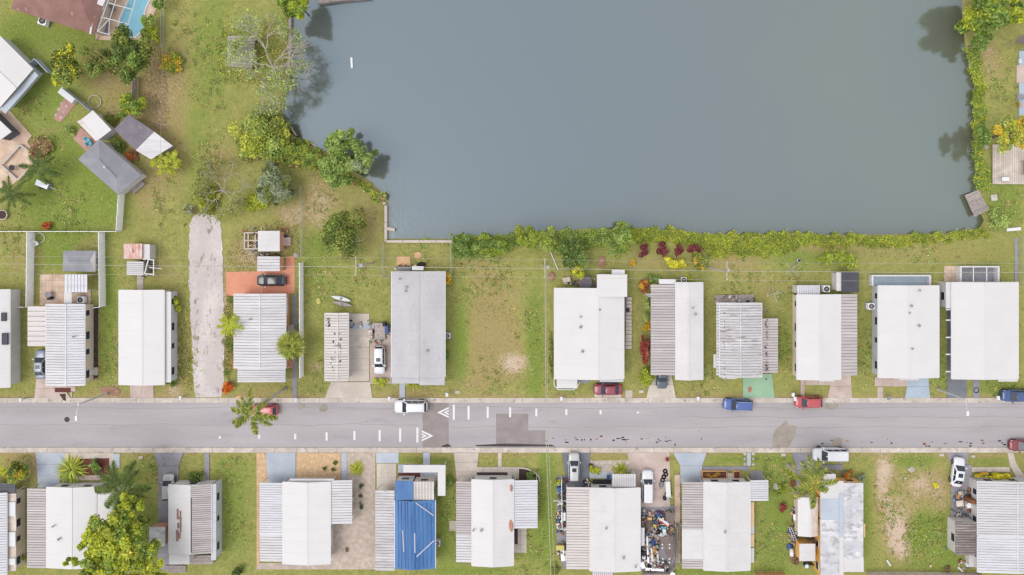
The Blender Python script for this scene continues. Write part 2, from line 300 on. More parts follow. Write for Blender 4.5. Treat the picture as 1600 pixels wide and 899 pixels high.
def ground_material():
    m=bpy.data.materials.new('lawn'); m.use_nodes=True; nt=m.node_tree; N=nt.nodes; L=nt.links; b=N['Principled BSDF']
    b.inputs['Roughness'].default_value=.95; b.inputs['Specular IOR Level'].default_value=.1
    geo=N.new('ShaderNodeNewGeometry')
    def noise(sc,det=5,r=.6):
        n=N.new('ShaderNodeTexNoise'); n.inputs['Scale'].default_value=sc; n.inputs['Detail'].default_value=det; n.inputs['Roughness'].default_value=r; L.new(geo.outputs['Position'],n.inputs['Vector']); return n.outputs[0]
    def attr(k): a=N.new('ShaderNodeAttribute'); a.attribute_name=k; return a.outputs['Fac']
    def mad(a,mul,add):
        q=N.new('ShaderNodeMath'); q.operation='MULTIPLY_ADD'; L.new(a,q.inputs[0]); q.inputs[1].default_value=mul
        if isinstance(add,float): q.inputs[2].default_value=add
        else: L.new(add,q.inputs[2])
        return q.outputs[0]
    def mix(f,a,c):
        q=N.new('ShaderNodeMix'); q.data_type='RGBA'; q.clamp_factor=True; L.new(f,q.inputs[0])
        if isinstance(a,tuple): q.inputs[6].default_value=(*lin(a),1)
        else: L.new(a,q.inputs[6])
        q.inputs[7].default_value=(*lin(c),1); return q.outputs[2]
    def ramp(a,lo,hi):
        q=N.new('ShaderNodeMapRange'); q.interpolation_type='SMOOTHSTEP'; L.new(a,q.inputs[0]); q.inputs[1].default_value=lo; q.inputs[2].default_value=hi; return q.outputs[0]
    big,mid,fine,tiny=noise(.12,4),noise(.8,6,.75),noise(3.0,5,.8),noise(8,3,.7)
    c=mix(ramp(mid,.36,.64),(147,143,84),(124,128,70))
    c=mix(ramp(mad(fine,.7,mad(mid,.6,mad(big,.5,attr('lush')))),1.05,1.7),c,(112,127,57))
    c=mix(ramp(mad(fine,1.2,mad(mid,.7,-1.0)),-.02,.35),c,(160,154,104))
    d=mad(mid,1.5,attr('dry')); d=mad(fine,1.5,d)
    c=mix(ramp(d,1.65,2.5),c,(146,130,88))
    s=mad(fine,1.5,mad(mid,1.1,attr('sand')))
    c=mix(ramp(s,1.6,2.25),c,(182,162,144))
    c=mix(ramp(mad(tiny,.8,fine),1.0,1.2),c,(176,164,124))
    c=mix(ramp(mad(tiny,.8,mad(fine,-1.0,1.0)),.97,1.2),c,(88,90,50))
    L.new(c,b.inputs['Base Color'])
    bp=N.new('ShaderNodeBump'); bp.inputs['Strength'].default_value=.7; bp.inputs['Distance'].default_value=.12; L.new(mad(tiny,.6,fine),bp.inputs['Height']); L.new(bp.outputs[0],b.inputs['Normal'])
    return m
ground=make_ground()
def water_material():
    m=bpy.data.materials.new('lake_water'); m.use_nodes=True; nt=m.node_tree; N=nt.nodes; L=nt.links; b=N['Principled BSDF']
    b.inputs['Roughness'].default_value=.1; b.inputs['IOR'].default_value=1.8; b.inputs['Specular IOR Level'].default_value=.92; b.inputs['Specular Tint'].default_value=(.66,.84,1,1)
    geo=N.new('ShaderNodeNewGeometry'); n=N.new('ShaderNodeTexNoise'); n.inputs['Scale'].default_value=.045; n.inputs['Detail'].default_value=4; L.new(geo.outputs['Position'],n.inputs['Vector'])
    def mixn(f,a,c):
        q=N.new('ShaderNodeMix'); q.data_type='RGBA'; q.clamp_factor=True; L.new(f,q.inputs[0])
        if isinstance(a,tuple): q.inputs[6].default_value=(*lin(a),1)
        else: L.new(a,q.inputs[6])
        q.inputs[7].default_value=(*lin(c),1); return q.outputs[2]
    at=N.new('ShaderNodeAttribute'); at.attribute_name='shallow'; al=N.new('ShaderNodeAttribute'); al.attribute_name='algae'
    sm=N.new('ShaderNodeMath'); sm.operation='MULTIPLY'; L.new(n.outputs[0],sm.inputs[0]); L.new(al.outputs['Fac'],sm.inputs[1])
    c=mixn(sm.outputs[0],(86,91,91),(94,99,84)); c=mixn(at.outputs['Fac'],c,(78,76,52)); L.new(c,b.inputs['Base Color'])
    w=N.new('ShaderNodeTexNoise'); w.inputs['Scale'].default_value=1.6; w.inputs['Detail'].default_value=5; mp=N.new('ShaderNodeMapping'); mp.inputs['Scale'].default_value=(1,.6,1); L.new(geo.outputs['Position'],mp.inputs['Vector']); L.new(mp.outputs[0],w.inputs['Vector'])
    bp=N.new('ShaderNodeBump'); bp.inputs['Strength'].default_value=.22; bp.inputs['Distance'].default_value=.06; L.new(w.outputs[0],bp.inputs['Height']); L.new(bp.outputs[0],b.inputs['Normal']); M['lake_water']=m
water_material()
def make_water():
    xs=np.linspace(415,1565,150); ys=np.linspace(395,-420,110); X,Y=np.meshgrid(xs,ys); X=X.ravel(); Y=Y.ravel(); d=np.full(len(X),1e9); n=len(LAKE)
    for i in range(n):
        (x0,y0),(x1,y1)=LAKE[i],LAKE[(i+1)%n]; dx,dy=x1-x0,y1-y0; t=np.clip(((X-x0)*dx+(Y-y0)*dy)/(dx*dx+dy*dy),0,1); d=np.minimum(d,np.hypot(X-x0-t*dx,Y-y0-t*dy))
    V=np.stack([CX+(X-830)*S,CY+(365-Y)*S,np.full(len(X),-.5)],1); i=np.arange(149); j=np.arange(109); a=(j[:,None]*150+i[None,:]).ravel(); me=bpy.data.meshes.new('water'); np_mesh(me,V,np.stack([a+150,a+151,a+1,a],1)[:,::-1] if False else np.stack([a,a+1,a+151,a+150],1)[:,::-1])
    me.attributes.new('shallow','FLOAT','POINT').data.foreach_set('value',(.75*np.exp(-d/22)).astype(np.float32)); me.attributes.new('algae','FLOAT','POINT').data.foreach_set('value',np.clip((X-900)/500,0,1).astype(np.float32)*1.4)
    me.materials.append(M['lake_water']); tag(link('water',me),kind='structure')
make_water()

# ---------------------------------------------------------------- road, markings, patches, kerbs
def road_material():
    m=mat('asphalt',(158,153,155),(146,141,143),.9,.25,16,.8,stretch=(.25,1.4,1),bump=.25,spots=(.5,.6,.74,(136,131,133))); return m
road_material()
yT=W(0,ROAD_T)[1]; yB=W(0,ROAD_B)[1]
rb=MB(); rb.raw([(-300,yB,-.10),(300,yB,-.10),(300,yT,-.10),(-300,yT,-.10)],[(0,1,2,3)]); road=tag(rb.build('road','asphalt'),kind='structure')
def sheet(name,poly,m,parent,z):
    b=MB(); P=pts(poly); n=len(P); a=sum(P[i][0]*P[(i+1)%n][1]-P[(i+1)%n][0]*P[i][1] for i in range(n))
    if a<0: P=P[::-1]
    b.raw([(x,y,z) for x,y in P],[tuple(range(n))]); return b.build(name,m,parent)
def blobpoly(cx,cy,rx,ry,n=18,j=.25,seed=0):
    r=random.Random(seed*77+int(cx*3+cy)); ph=[r.random()*6.28 for _ in range(3)]
    return [(cx+rx*math.cos(t)*(1+j*(.5*math.sin(2*t+ph[0])+.3*math.sin(5*t+ph[1])+.3*math.sin(9*t+ph[2]))),cy+ry*math.sin(t)*(1+j*(.5*math.sin(2*t+ph[1])+.4*math.sin(7*t+ph[0])))) for t in [2*math.pi*k/n for k in range(n)]]
sheet('asphalt_patch',[(660,629),(701,629),(701,699.5),(660,699.5)],'patch_brown',road,-.096)
sheet('asphalt_patch',[(775,647),(825.5,647),(825.5,673),(852,673),(852,695),(775,695)],'patch_brown',road,-.096)
sheet('asphalt_patch',[(1207,699),(1208,680),(1213,670),(1221,665),(1228,657),(1233,664),(1246,667),(1241,685),(1232,699)],'patch_tan',road,-.096)
for q,(a,b,c,d) in enumerate(((464,631,477,640),(498,631,512,645),(1288,629,1310,641),(1300,684,1318,699))): sheet('asphalt_patch',blobpoly((a+c)/2,(b+d)/2,(c-a)/2,(d-b)/2,12,.15,q),'patch_tan',road,-.096)
for x,y0,y1 in ((709,633,657),(732,635,656),(762,636,653.5),(797,637,652.5),(838,639,651),(885,640,649),(938.5,641.5,648),(997,643.5,646.5),(652,668.5,692),(625,670,691),(593,672.5,690),(553.5,674,688),(510,676,689),(461,678,687),(404.5,680,686),(343,682,686)):
    sheet('road_marking',[(x-1.6,y0),(x+1.6,y0),(x+1.6,y1),(x-1.6,y1)],'white_paint',road,-.09)
for ax,ay,s_ in ((683,645,1),(677,681.5,-1)):
    e=18*s_; k=8.6
    sheet('road_marking',[(ax,ay),(ax+e,ay-k),(ax+e,ay-k+2.8),(ax+6*s_,ay),(ax+e,ay+k-2.8),(ax+e,ay+k)],'white_paint',road,-.09)
    sheet('road_marking',[(ax+10*s_,ay),(ax+e,ay-4.2),(ax+e,ay-1.6),(ax+14.5*s_,ay),(ax+e,ay+1.6),(ax+e,ay+4.2)],'white_paint',road,-.09)
rr=random.Random(5)
for q in range(64):                                            # oil and tar marks along the south gutter
    x=rr.choice((rr.uniform(860,1110),rr.uniform(1270,1600),rr.uniform(1440,1590),rr.uniform(850,1060))); y=rr.gauss(689,3.2) if x<1240 else rr.gauss(692,3)
    y=min(697.5,y); sheet('tar_stain',blobpoly(x,y,rr.uniform(.8,3.2),rr.uniform(.5,1.6),9,.5,q),'tar' if q%6 else 'rust_stain',road,-.094+.0005*(q%9))
for q in range(26):
    sheet('tar_stain',blobpoly(rr.uniform(0,1600),rr.uniform(632,697),rr.uniform(.6,2.2),rr.uniform(.4,1.0),8,.5,q+90),'patch_tan',road,-.0945+.0004*(q%5))
for yy,x0,x1,m_ in ((637.5,-40,1640,'patch_tan'),(664,-40,655,'patch_tan'),(668,705,1640,'patch_tan'),(652,1060,1640,'patch_tan')):
    q=[(x0+(x1-x0)*k/60,yy+1.1*math.sin(k*.5+yy)+.5*math.sin(k*1.7)) for k in range(61)]; sheet('road_seam',[(x,y-.3) for x,y in q]+[(x,y+.3) for x,y in q[::-1]],m_,road,-.0945-.0003*(yy>650))
sheet('tar_stain',[(742,696),(790,693.5),(862,695.5),(868,698),(800,698.5),(745,698)],'tar',road,-.0925)
sheet('tar_stain',[(690,697),(700,694),(706,698.5),(690,699)],'tar',road,-.0925)
mh=MB(); mh.disc(W(104,656),.42,-.12,-.09,20); mh.build('manhole_cover','tar',road)
kerbs=[]
for y0,y1 in ((622,629.6),(699.6,707.5)):
    a=W(-60,y1); b=W(1660,y0); bed=MB().box(a[0],a[1]+.03,-.3,b[0],b[1]-.03,-.03); k=tag(bed.build('kerb','concrete_grey'),kind='structure'); kerbs.append(k)
    x=-50.0; rr=random.Random(int(y0))
    while x<1650:
        w=rr.uniform(27,37); p=W(x,y1); q=W(x+w-.35,y0); j=rr.uniform(-.008,.008)
        piece('kerb_stone','kerb',k,p[0],p[1],-.28,q[0],q[1],.03+j); x+=w

# ---------------------------------------------------------------- drives, paths, patios (setting)
def slab(name,poly,m,z1=.05,kind='structure',label=None,cat=None):
    o=MB().prism(pts(poly),-.15,z1).build(name,m)
    tag(o,label,cat,kind=kind); return o
def slabs(name,x0,y0,x1,y1,nx,ny,m,z=.05,gap=.35):              # a paved area of separate slabs on one bed
    bed=MB().prism(pts([(x0+.3,y0+.3),(x1-.3,y0+.3),(x1-.3,y1-.3),(x0+.3,y1-.3)]),-.2,z-.025).build(name,'concrete_grey'); tag(bed,kind='structure')
    for i in range(nx):
        for j in range(ny):
            a=x0+(x1-x0)*i/nx; b=x0+(x1-x0)*(i+1)/nx; c=y0+(y1-y0)*j/ny; d=y0+(y1-y0)*(j+1)/ny
            ppiece('paving_slab',m,bed,a+gap/2,c+gap/2,b-gap/2,d-gap/2,z-.1,z+random.uniform(-.006,.006))
    return bed
def flare(name,xt0,xt1,yt,xb0,xb1,yb,m,n=3,z=.05):              # drive that widens towards the road, cut in slabs
    bed=None
    for i in range(n):
        a=i/n; b=(i+1)/n; y0=yt+(yb-yt)*a; y1=yt+(yb-yt)*b; g=.2
        l0=xt0+(xb0-xt0)*a; l1=xt0+(xb0-xt0)*b; r0=xt1+(xb1-xt1)*a; r1=xt1+(xb1-xt1)*b; s_=1 if yb>yt else -1
        if bed is None: bed=tag(MB().prism(pts([(xt0+.3,yt),(xt1-.3,yt),(xb1-.3,yb),(xb0+.3,yb)]),-.2,z-.03).build(name,'concrete_grey'),kind='structure')
        MB().prism(pts([(l0,y0+g*s_),(r0,y0+g*s_),(r1,y1-g*s_),(l1,y1-g*s_)]),-.1,z+.004*(i%2)).build('paving_slab',m,bed)
# north side
flare('driveway',57,90,592,54,110,622,'concrete_pink',2); slabs('front_path',86,604,118,612,3,1,'concrete_pink'); slabs('front_path',110,612.5,112.5,621,1,1,'concrete_pink')
sheet('mulch_bed',[(93,616),(103,615),(103,627),(99,625)],'mulch_dark',ground,.062)
sheet('mulch_bed',[(86,606),(111,606),(111,613),(86,613)],'mulch',ground,.066)
slabs('driveway',203,600,240,622,2,1,'concrete_pink')
sheet('gravel_bed',blobpoly(172,612,16,9,18,.3,3),'dirt',ground,.012)
def ragged(P,amp,step=5,seed=1):
    r=random.Random(seed); o=[]
    for (x0,y0),(x1,y1) in zip(P,P[1:]+P[:1]):
        n=max(1,int(math.hypot(x1-x0,y1-y0)/step))
        for k in range(n): o.append((x0+(x1-x0)*k/n+r.uniform(-amp,amp),y0+(y1-y0)*k/n+r.uniform(-amp,amp)*.6))
    return o
slab('lane',ragged([(296,352),(302,338),(318,333),(334,336),(346,350),(348,420),(351,520),(350,600),(346,621),(306,621),(302,590),(299,520),(295,440)],1.2),'lane',.012)
flare('driveway',546,577,490,546,577,596,'concrete',6); flare('driveway',517,578,597,508,582,622,'concrete',1)
slabs('parking_pad',578,512,612,600,1,3,'concrete_pink')
slabs('front_path',624,596,633,622,1,2,'concrete_blue'); slabs('patio',548,506,585,514,3,1,'concrete_blue',.09)
flare('driveway',1020,1048,580,1010,1056,622,'concrete',2); slabs('parking_pad',929,606,971,621.6,2,1,'concrete'); slabs('front_path',977,610,988.5,621.8,1,1,'concrete')
slabs('patio',934,592,968,601,3,1,'concrete_grey'); slabs('patio',900,592,921,599,2,1,'concrete_grey')
flare('driveway',1161,1206,584,1161,1210,622,'concrete_green',1)
slabs('front_path',1251,594,1257.5,622,1,3,'concrete_pink'); slabs('patio',1258,592,1300,602,4,1,'concrete_pink'); flare('driveway',1300,1329,586,1293,1331,622,'concrete_pink',2)
slabs('patio',1367,589,1419,604,4,1,'concrete_pink'); slabs('front_path',1371,605,1380,622,1,2,'concrete_pink'); flare('driveway',1420,1450,586,1414,1453,622,'concrete_lightblue',2)
slabs('driveway',1480,470,1511,622,1,6,'concrete_dark'); slabs('front_path',1520,586,1531,622,1,4,'concrete_grey')
slabs('patio',62,429,102,478,4,5,'paver_tan'); slabs('patio',112,452,142,477,3,2,'paver_tan'); slabs('front_path',214,428,224,455,1,3,'concrete')
slab('patio',[(353,425),(402,424),(447,422),(447,401),(460,400),(461,458),(447,460),(354,463)],'patio_orange',.04)
slabs('front_path',456.5,461,464,622,1,10,'concrete_grey'); slab('patio',[(353,565),(368,564),(368,577),(357,577)],'patio_orange',.04); slab('patio',[(448,562),(457,562),(457,575),(448,575)],'patio_orange',.04)
# south side
flare('driveway',60,92,762,56,101,707.5,'concrete_blue',3)
slab('garden_bed',[(96,708),(177,708),(177,742),(96,742)],'concrete',.02); slabs('front_path',176.5,709,187,732,1,2,'concrete_blue')
sheet('mulch_bed',[(118,717),(171,716),(171,742),(118,742)],'mulch',ground,.03); slabs('front_path',118,743,170,751,4,1,'concrete_pink')
flare('driveway',247,279,728,240,287,707.5,'concrete_grey',1); slabs('driveway',247,728.5,279,890,1,6,'concrete_grey'); slabs('front_path',319,708,327,757,1,3,'concrete_grey')
flare('driveway',419,462,755,415,462,707.5,'concrete_blue',1); slab('gravel_bed',[(401,708),(413,708),(419,725),(419,757),(404,890),(401,890)],'gravel_tan',.02)
slab('gravel_bed',[(463,708),(532.5,708),(532.5,752),(463,752)],'gravel_tan',.03); slabs('front_path',533,708,542,752,1,3,'concrete_blue')
slab('gravel_bed',[(542.5,708),(586.5,708),(586.5,890),(402,890),(405,880),(515,880),(515,760),(542.5,752)],'gravel_grey',.025)
slabs('driveway',587.5,707.7,623,724,1,1,'concrete_blue'); slabs('driveway',588.5,724.5,619,768,1,2,'concrete'); slabs('front_path',661,707.7,672,727,1,1,'concrete_blue')
slabs('patio',622,726,690,752,5,2,'concrete_blue',.07); sheet('mulch_bed',[(622,739),(657,739),(657,748),(622,748)],'mulch',ground,.095)
flare('driveway',714,743,752,709,748,707.7,'concrete',3); slabs('front_path',778,707.8,784,730,1,2,'concrete'); slabs('patio',744,730,812,749,6,1,'concrete'); sheet('mulch_bed',[(745,738),(793,738),(793,750),(745,750)],'mulch_dark',ground,.075)
slabs('patio',803,824,823,864,2,3,'concrete'); slabs('patio',702,814,714,830,1,1,'concrete'); sheet('mulch_bed',[(804,826),(809,826),(809,850),(804,850)],'mulch_dark',ground,.075)
flare('driveway',886,919,762,878,922,707.7,'concrete_dark',3)
flare('driveway',996,1047,792,980,1046,707.7,'concrete_pink',3); slabs('patio',921,737,958,748,4,1,'concrete_blue'); slab('patio',[(985,718),(991,718),(991,731),(985,731)],'concrete_dark',.04)
slab('patio',[(870,744),(886,744),(886,889),(880,889),(870,850)],'concrete_grey',.03); slab('patio',[(998,790),(1056,790),(1056,885),(1046,893),(998,893)],'concrete_grey',.03)
flare('driveway',1063,1098,756,1063,1097,728,'concrete_blue',1); flare('driveway',1063,1097,728,1052,1104,707.7,'concrete_blue',1)
slabs('front_path',1098,729,1172,736,6,1,'concrete_grey'); slabs('front_path',1167,707.8,1173.5,728.5,1,2,'concrete_blue'); slabs('patio',1172,736,1192,750,2,1,'concrete_grey')
slabs('walled_strip',1054,742,1063,880,1,8,'paver_tan',.12)
flare('driveway',1246,1272,735,1237,1272,707.7,'concrete_grey',1); slabs('front_path',1283,726,1317,735,3,1,'concrete_grey'); slabs('front_path',1311,719,1318,725.5,1,1,'concrete_grey'); slabs('front_path',1241,735.5,1250,800,1,3,'concrete_grey'); slab('front_path',[(1315,736),(1321,736),(1321,755),(1315,755)],'concrete_dark',.05)
flare('driveway',1486,1511,726,1478,1513,707.7,'concrete_grey',1); slabs('driveway',1486,726.5,1519,815,1,4,'concrete_grey'); slabs('front_path',1513.5,730,1578,738,5,1,'concrete')
slab('front_path',[(1574,707.8),(1583,707.8),(1588,725),(1600,742),(1610,757),(1594,757),(1578,728)],'concrete',.045)
# north-west yard and lake edge
slab('patio',[(-40,165),(14,172),(50,212),(43,222),(60,247),(30,281),(-40,330)],'paver_tan',.04)
slab('patio',[(114,216),(127,200),(150,220),(136,238)],'paver_pink',.04)
sp=slab('patio',[(84,186),(101,153),(118,163),(95,192)],'paver_pink',.03)
for u in range(2):
    for v in range(3):
        cx,cy=96+u*8-v*4.5,162+u*4+v*9; MB().prism(pts([(cx-2.5,cy),(cx,cy-2.5),(cx+2.5,cy),(cx,cy+2.5)]),0,.045).build('paving_slab','stone',sp)
# ---------------------------------------------------------------- building helpers
def rib_sheet(b, e0, r0, e1, r1, n, h, th=.1):
    """roof sheet between eave line e0-e1 and ridge line r0-r1 with n raised seams running eave to ridge"""
    e0,r0,e1,r1=[np.array(p,float) for p in (e0,r0,e1,r1)]
    T=[0.0]; Z=[0.0]; L=np.linalg.norm(e1-e0); w=.05/L if h>.03 else .03/L
    for i in range(1,n):
        t=i/n; T+=[t-w,t-w*.4,t+w*.4,t+w]; Z+=[0,h,h,0]
    T.append(1.0); Z.append(0.0); base=len(b.v); k=len(T)
    for t,z in zip(T,Z):
        b.v.append(tuple(e0+(e1-e0)*t+np.array((0,0,z)))); b.v.append(tuple(r0+(r1-r0)*t+np.array((0,0,z))))
    flip=np.cross(r0-e0,e1-e0)[2]<0
    for i in range(k-1):
        q=(base+2*i,base+2*i+1,base+2*i+3,base+2*i+2); b.f.append(q[::-1] if flip else q)
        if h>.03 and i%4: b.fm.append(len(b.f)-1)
    c=len(b.v); b.v+=[tuple(p-np.array((0,0,th))) for p in (e0,r0,r1,e1)]; b.f.append((c,c+1,c+2,c+3) if flip else (c+3,c+2,c+1,c))
    l=base+2*(k-1)
    for q in ((base,base+1,c+1,c),(l,l+1,c+2,c+3),(base,c,c+3,l),(base+1,c+1,c+2,l+1)): b.f.append(q)
def window(parent,side,x,y,w,z0,z1):
    d=.05; g=.07
    if side in 'LR':
        s=-1 if side=='L' else 1
        f=piece('window','trim_white',parent,x-d*s*.2,y-w/2,z0,x+d*s,y+w/2,z1)
        bx=(x+d*s,y-w/2+g,z0+g,x+d*s+.012*s,y+w/2-g,z1-g)
    else:
        s=1 if side=='T' else -1
        f=piece('window','trim_white',parent,x-w/2,y-d*s*.2,z0,x+w/2,y+d*s,z1)
        bx=(x-w/2+g,y+d*s,z0+g,x+w/2-g,y+d*s+.012*s,z1-g)
    # pane as a sub-part: expressed in the frame's own (scaled) space
    if 'glass' not in _cube: piece('pane','glass',None,0,0,0,1,1,1); bpy.data.objects.remove(bpy.data.objects['pane'])
    sc=f.scale; c=((bx[0]+bx[3])/2,(bx[1]+bx[4])/2,(bx[2]+bx[5])/2); g0=ORG.get(parent.name,(0,0,0)); fl=f.location
    o=link('pane',_cube['glass'],f,((c[0]-g0[0]-fl[0])/sc[0],(c[1]-g0[1]-fl[1])/sc[1],(c[2]-g0[2]-fl[2])/sc[2]),None,(abs(bx[3]-bx[0])/sc[0],abs(bx[4]-bx[1])/sc[1],abs(bx[5]-bx[2])/sc[2]))
    return f
def walls(parent,x0,y0,x1,y1,zE,m,gable=None,wins=('L','R','T','B'),door=None):
    b=MB()
    if gable:
        xr,zR=gable; zp=lambda x: zE-.1+(zR-zE)*((x-x0)/(xr-x0) if x<xr else (x1-x)/(x1-xr))
        b.raw([(x0,y0,0),(x1,y0,0),(x1,y1,0),(x0,y1,0),(x0,y0,zE-.1),(x1,y0,zE-.1),(x1,y1,zE-.1),(x0,y1,zE-.1),(xr,y0,zR-.14),(xr,y1,zR-.14)],
              [(0,1,5,8,4),(2,3,7,9,6),(1,2,6,5),(3,0,4,7),(4,8,9,7),(8,5,6,9)])
    else: b.box(x0,y0,0,x1,y1,zE-.1)
    b.build('wall',m,parent)
    sk=MB().box(x0+.03,y0+.03,0,x1-.03,y1-.03,.02); 
    L=y1-y0; n=max(1,min(5,int(L/2.9)))
    for s_ in wins:
        if s_ in 'LR':
            for i in range(n): window(parent,s_,x0 if s_=='L' else x1,y0+L*(i+.5)/n+(.25 if i%2 else -.2),.95 if i%2 else 1.3,1.0,1.95)
        else:
            k=max(1,int((x1-x0)/3.0))
            for i in range(k): window(parent,s_,x0+(x1-x0)*(i+.5)/k,y1 if s_=='T' else y0,1.25,1.0,1.95)
    if door:
        s_,t=door
        if s_ in 'LR': X=x0 if s_=='L' else x1; s=-1 if s_=='L' else 1; y=y0+L*t; piece('door','trim_white',parent,X-.01*s,y-.45,.15,X+.06*s,y+.45,2.1); piece('step','concrete',parent,X+.07*s,y-.6,0,X+.75*s,y+.6,.3)
        else: Y=y1 if s_=='T' else y0; s=1 if s_=='T' else -1; x=x0+(x1-x0)*t; piece('door','trim_white',parent,x-.45,Y-.01*s,.15,x+.45,Y+.06*s,2.1); piece('step','concrete',parent,x-.6,Y+.07*s,0,x+.6,Y+.75*s,.3)
OV=.28
def gable(parent,r,xr,m,n=(0,0),z=(2.6,2.98),wall='white_wall',wins='LRTB',door=None,h=.045,gut=True):
    x0,y0,x1,y1=r; zE,zR=z; a=W(x0,y1,zE); b=W(x1,y0,zE); rx=W(xr,0,zR)[0]; h2=lambda k: .012 if k<0 else h
    q=MB(); rib_sheet(q,(a[0],a[1],zE),(rx,a[1],zR),(a[0],b[1],zE),(rx,b[1],zR),max(1,abs(n[0])),h2(n[0])); q.build('roof_panel',m[0],parent)
    q=MB(); rib_sheet(q,(b[0],a[1],zE),(rx,a[1],zR),(b[0],b[1],zE),(rx,b[1],zR),max(1,abs(n[1])),h2(n[1])); q.build('roof_panel',m[1],parent)
    piece('ridge_cap',m[0],parent,rx-.11,a[1]+.01,zR-.06,rx+.11,b[1]-.01,zR+.035+(.02 if max(n)>0 else 0))
    if gut:
        for X,s in ((a[0],-1),(b[0],1)): piece('gutter','trim_white',parent,X+.005*s,a[1]+.05,zE-.14,X+.11*s,b[1]-.05,zE-.02)
    if wall: walls(parent,a[0]+OV,a[1]+OV,b[0]-OV,b[1]-OV,zE,wall,(rx,zR),wins,door)
def flat(parent,r,m,n=0,z=2.45,drop=(0,0),wall=None,wins='LRTB',axis='x',h=.045,door=None,name='annex_roof',posts=True,th=.1):
    """low annex or carport roof; drop lowers its left / right edge; axis = direction the ribs run"""
    x0,y0,x1,y1=r; a=W(x0,y1,z); b=W(x1,y0,z); q=MB(); k=max(1,abs(n)); hh=.012 if n<0 else h
    if axis=='x': rib_sheet(q,(a[0],a[1],z-drop[0]),(b[0],a[1],z-drop[1]),(a[0],b[1],z-drop[0]),(b[0],b[1],z-drop[1]),k,hh,th)
    else: rib_sheet(q,(a[0],a[1],z-drop[0]),(a[0],b[1],z-drop[1]),(b[0],a[1],z-drop[0]),(b[0],b[1],z-drop[1]),k,hh,th)
    q.build(name,m,parent); zm=z-max(drop)
    if wall: walls(parent,a[0]+.12,a[1]+.12,b[0]-.12,b[1]-.12,zm,wall,None,wins,door)
    elif posts:
        L=b[1]-a[1]; k=max(2,int(L/3.2)+1)
        for X in (a[0]+.15,b[0]-.15):
            for i in range(k): Y=a[1]+.15+(L-.3)*i/(k-1); piece('post','trim_white',parent,X-.05,Y-.05,0,X+.05,Y+.05,zm-th-.002)
def vents(parent,L,z=3.0):
    for i,(px,py) in enumerate(L):
        c=W(px,py,z); q=MB(); q.tube((c[0],c[1],z-.5),(c[0],c[1],z+.28),.07+.03*(i%2),None,8); q.disc(c,.17+.05*(i%2),z+.28,z+.36,10,.05); q.build('roof_vent','vent_metal',parent)
def hip(parent,C4,R2,z,m,wall,names=('roof_panel',)*4,wins=True,sc=.93):
    """four corners in order, ridge ends R2 (first beside the edge C4[0]-C4[1], second beside C4[2]-C4[3])"""
    zE,zR=z; c=[(*W(x,y,zE),zE) for x,y in C4]; r=[(*W(x,y,zR),zR) for x,y in R2]; ms=m if isinstance(m,tuple) else (m,)*4
    for i,P in enumerate(([c[0],r[0],c[1]],[c[1],r[0],r[1],c[2]],[c[2],r[1],c[3]],[c[3],r[1],r[0],c[0]])):
        n=len(P); q=MB(); up=[tuple(p) for p in P]; dn=[(p[0],p[1],p[2]-.1) for p in P]
        nz=np.cross(np.array(up[1])-np.array(up[0]),np.array(up[2])-np.array(up[0]))[2]
        f=[tuple(range(n)) if nz>0 else tuple(range(n-1,-1,-1)),tuple(range(n,2*n))]+[(k,(k+1)%n,n+(k+1)%n,n+k) for k in range(n)]
        q.raw(up+dn,f); q.build('roof_panel',ms[i],parent)
    mx=sum(p[0] for p in c)/4; my=sum(p[1] for p in c)/4
    w=[(mx+(p[0]-mx)*sc,my+(p[1]-my)*sc) for p in c]; MB().prism(w,0,zE-.1).build('wall',wall,parent)
    q=MB(); q.tube((r[0][0],r[0][1],zR+.01),(r[1][0],r[1][1],zR+.01),.09,None,6); q.build('ridge_cap',ms[1],parent)
def house(label,px,py,name='mobile_home',cat='house',group=None): 
    p=W(px,py); return thing(name,label,cat,(p[0],p[1],0),0,group)
def ac(px,py,label,rz=0,s=.42):
    p=W(px,py); t=thing('air_conditioner',label,'air conditioner',(p[0],p[1],0.05),rz)
    MB().box(-s-.1,-s-.1,-.1,s+.1,s+.1,.05).build('pad','concrete_grey',t,local=True); MB().box(-s,-s,.052,s,s,.8).build('casing','plastic_white' if s<.45 else 'vinyl',t,local=True)
    q=MB(); q.disc((0,0),s*.85,.802,.83,18); q.build('fan_opening','plastic_black',t,local=True)
    q=MB()
    for k in range(4): a=k*math.pi/4; q.tube((-s*.85*math.cos(a),-s*.85*math.sin(a),.85),(s*.85*math.cos(a),s*.85*math.sin(a),.85),.025,None,4)
    q.build('fan_guard','galv',t,local=True)
# ---------------------------------------------------------------- north row of homes
h=house('white roofed home with two dark skylights and dark porch screen at the street corner',-12,530)
gable(h,(-48,452,15,606),-14,('white_roof','white_roof'),(-5,-5),wins='TB')
for a,b,c,d in ((1.5,489,8.5,502),(2.5,521,11.5,539)): ppiece('skylight','dark_roof',h,a,b,c,d,2.7,2.93)
q=MB().prism(pts([(6,545),(15,545),(14.5,596),(10,602),(4,602)]),0,.9); q.build('porch_screen','screen',h); 
for y in (548,565,582,598): ppiece('screen_post','trim_white',h,5,y,15,y+1.6,0,1.2)
h=house('long ribbed roof home, grey left slope and white right slope, with beige carport',100,540)
gable(h,(72,475,132,603),103,('silver_rib','white_rib'),(31,31),wall='beige_wall',wins='RTB',door=('R',.12)); flat(h,(43,479,72,541),'beige_rib',8,2.4,wall=None); vents(h,[(116,526)])
flat(h,(101,429,136,457),'white_rib',7,2.3,axis='y',name='pergola_roof'); flat(h,(100,457,112,476),'white_roof',-3,2.2,name='walkway_roof')
h=house('plain white gable roof home beside the gravel lane',226,530)
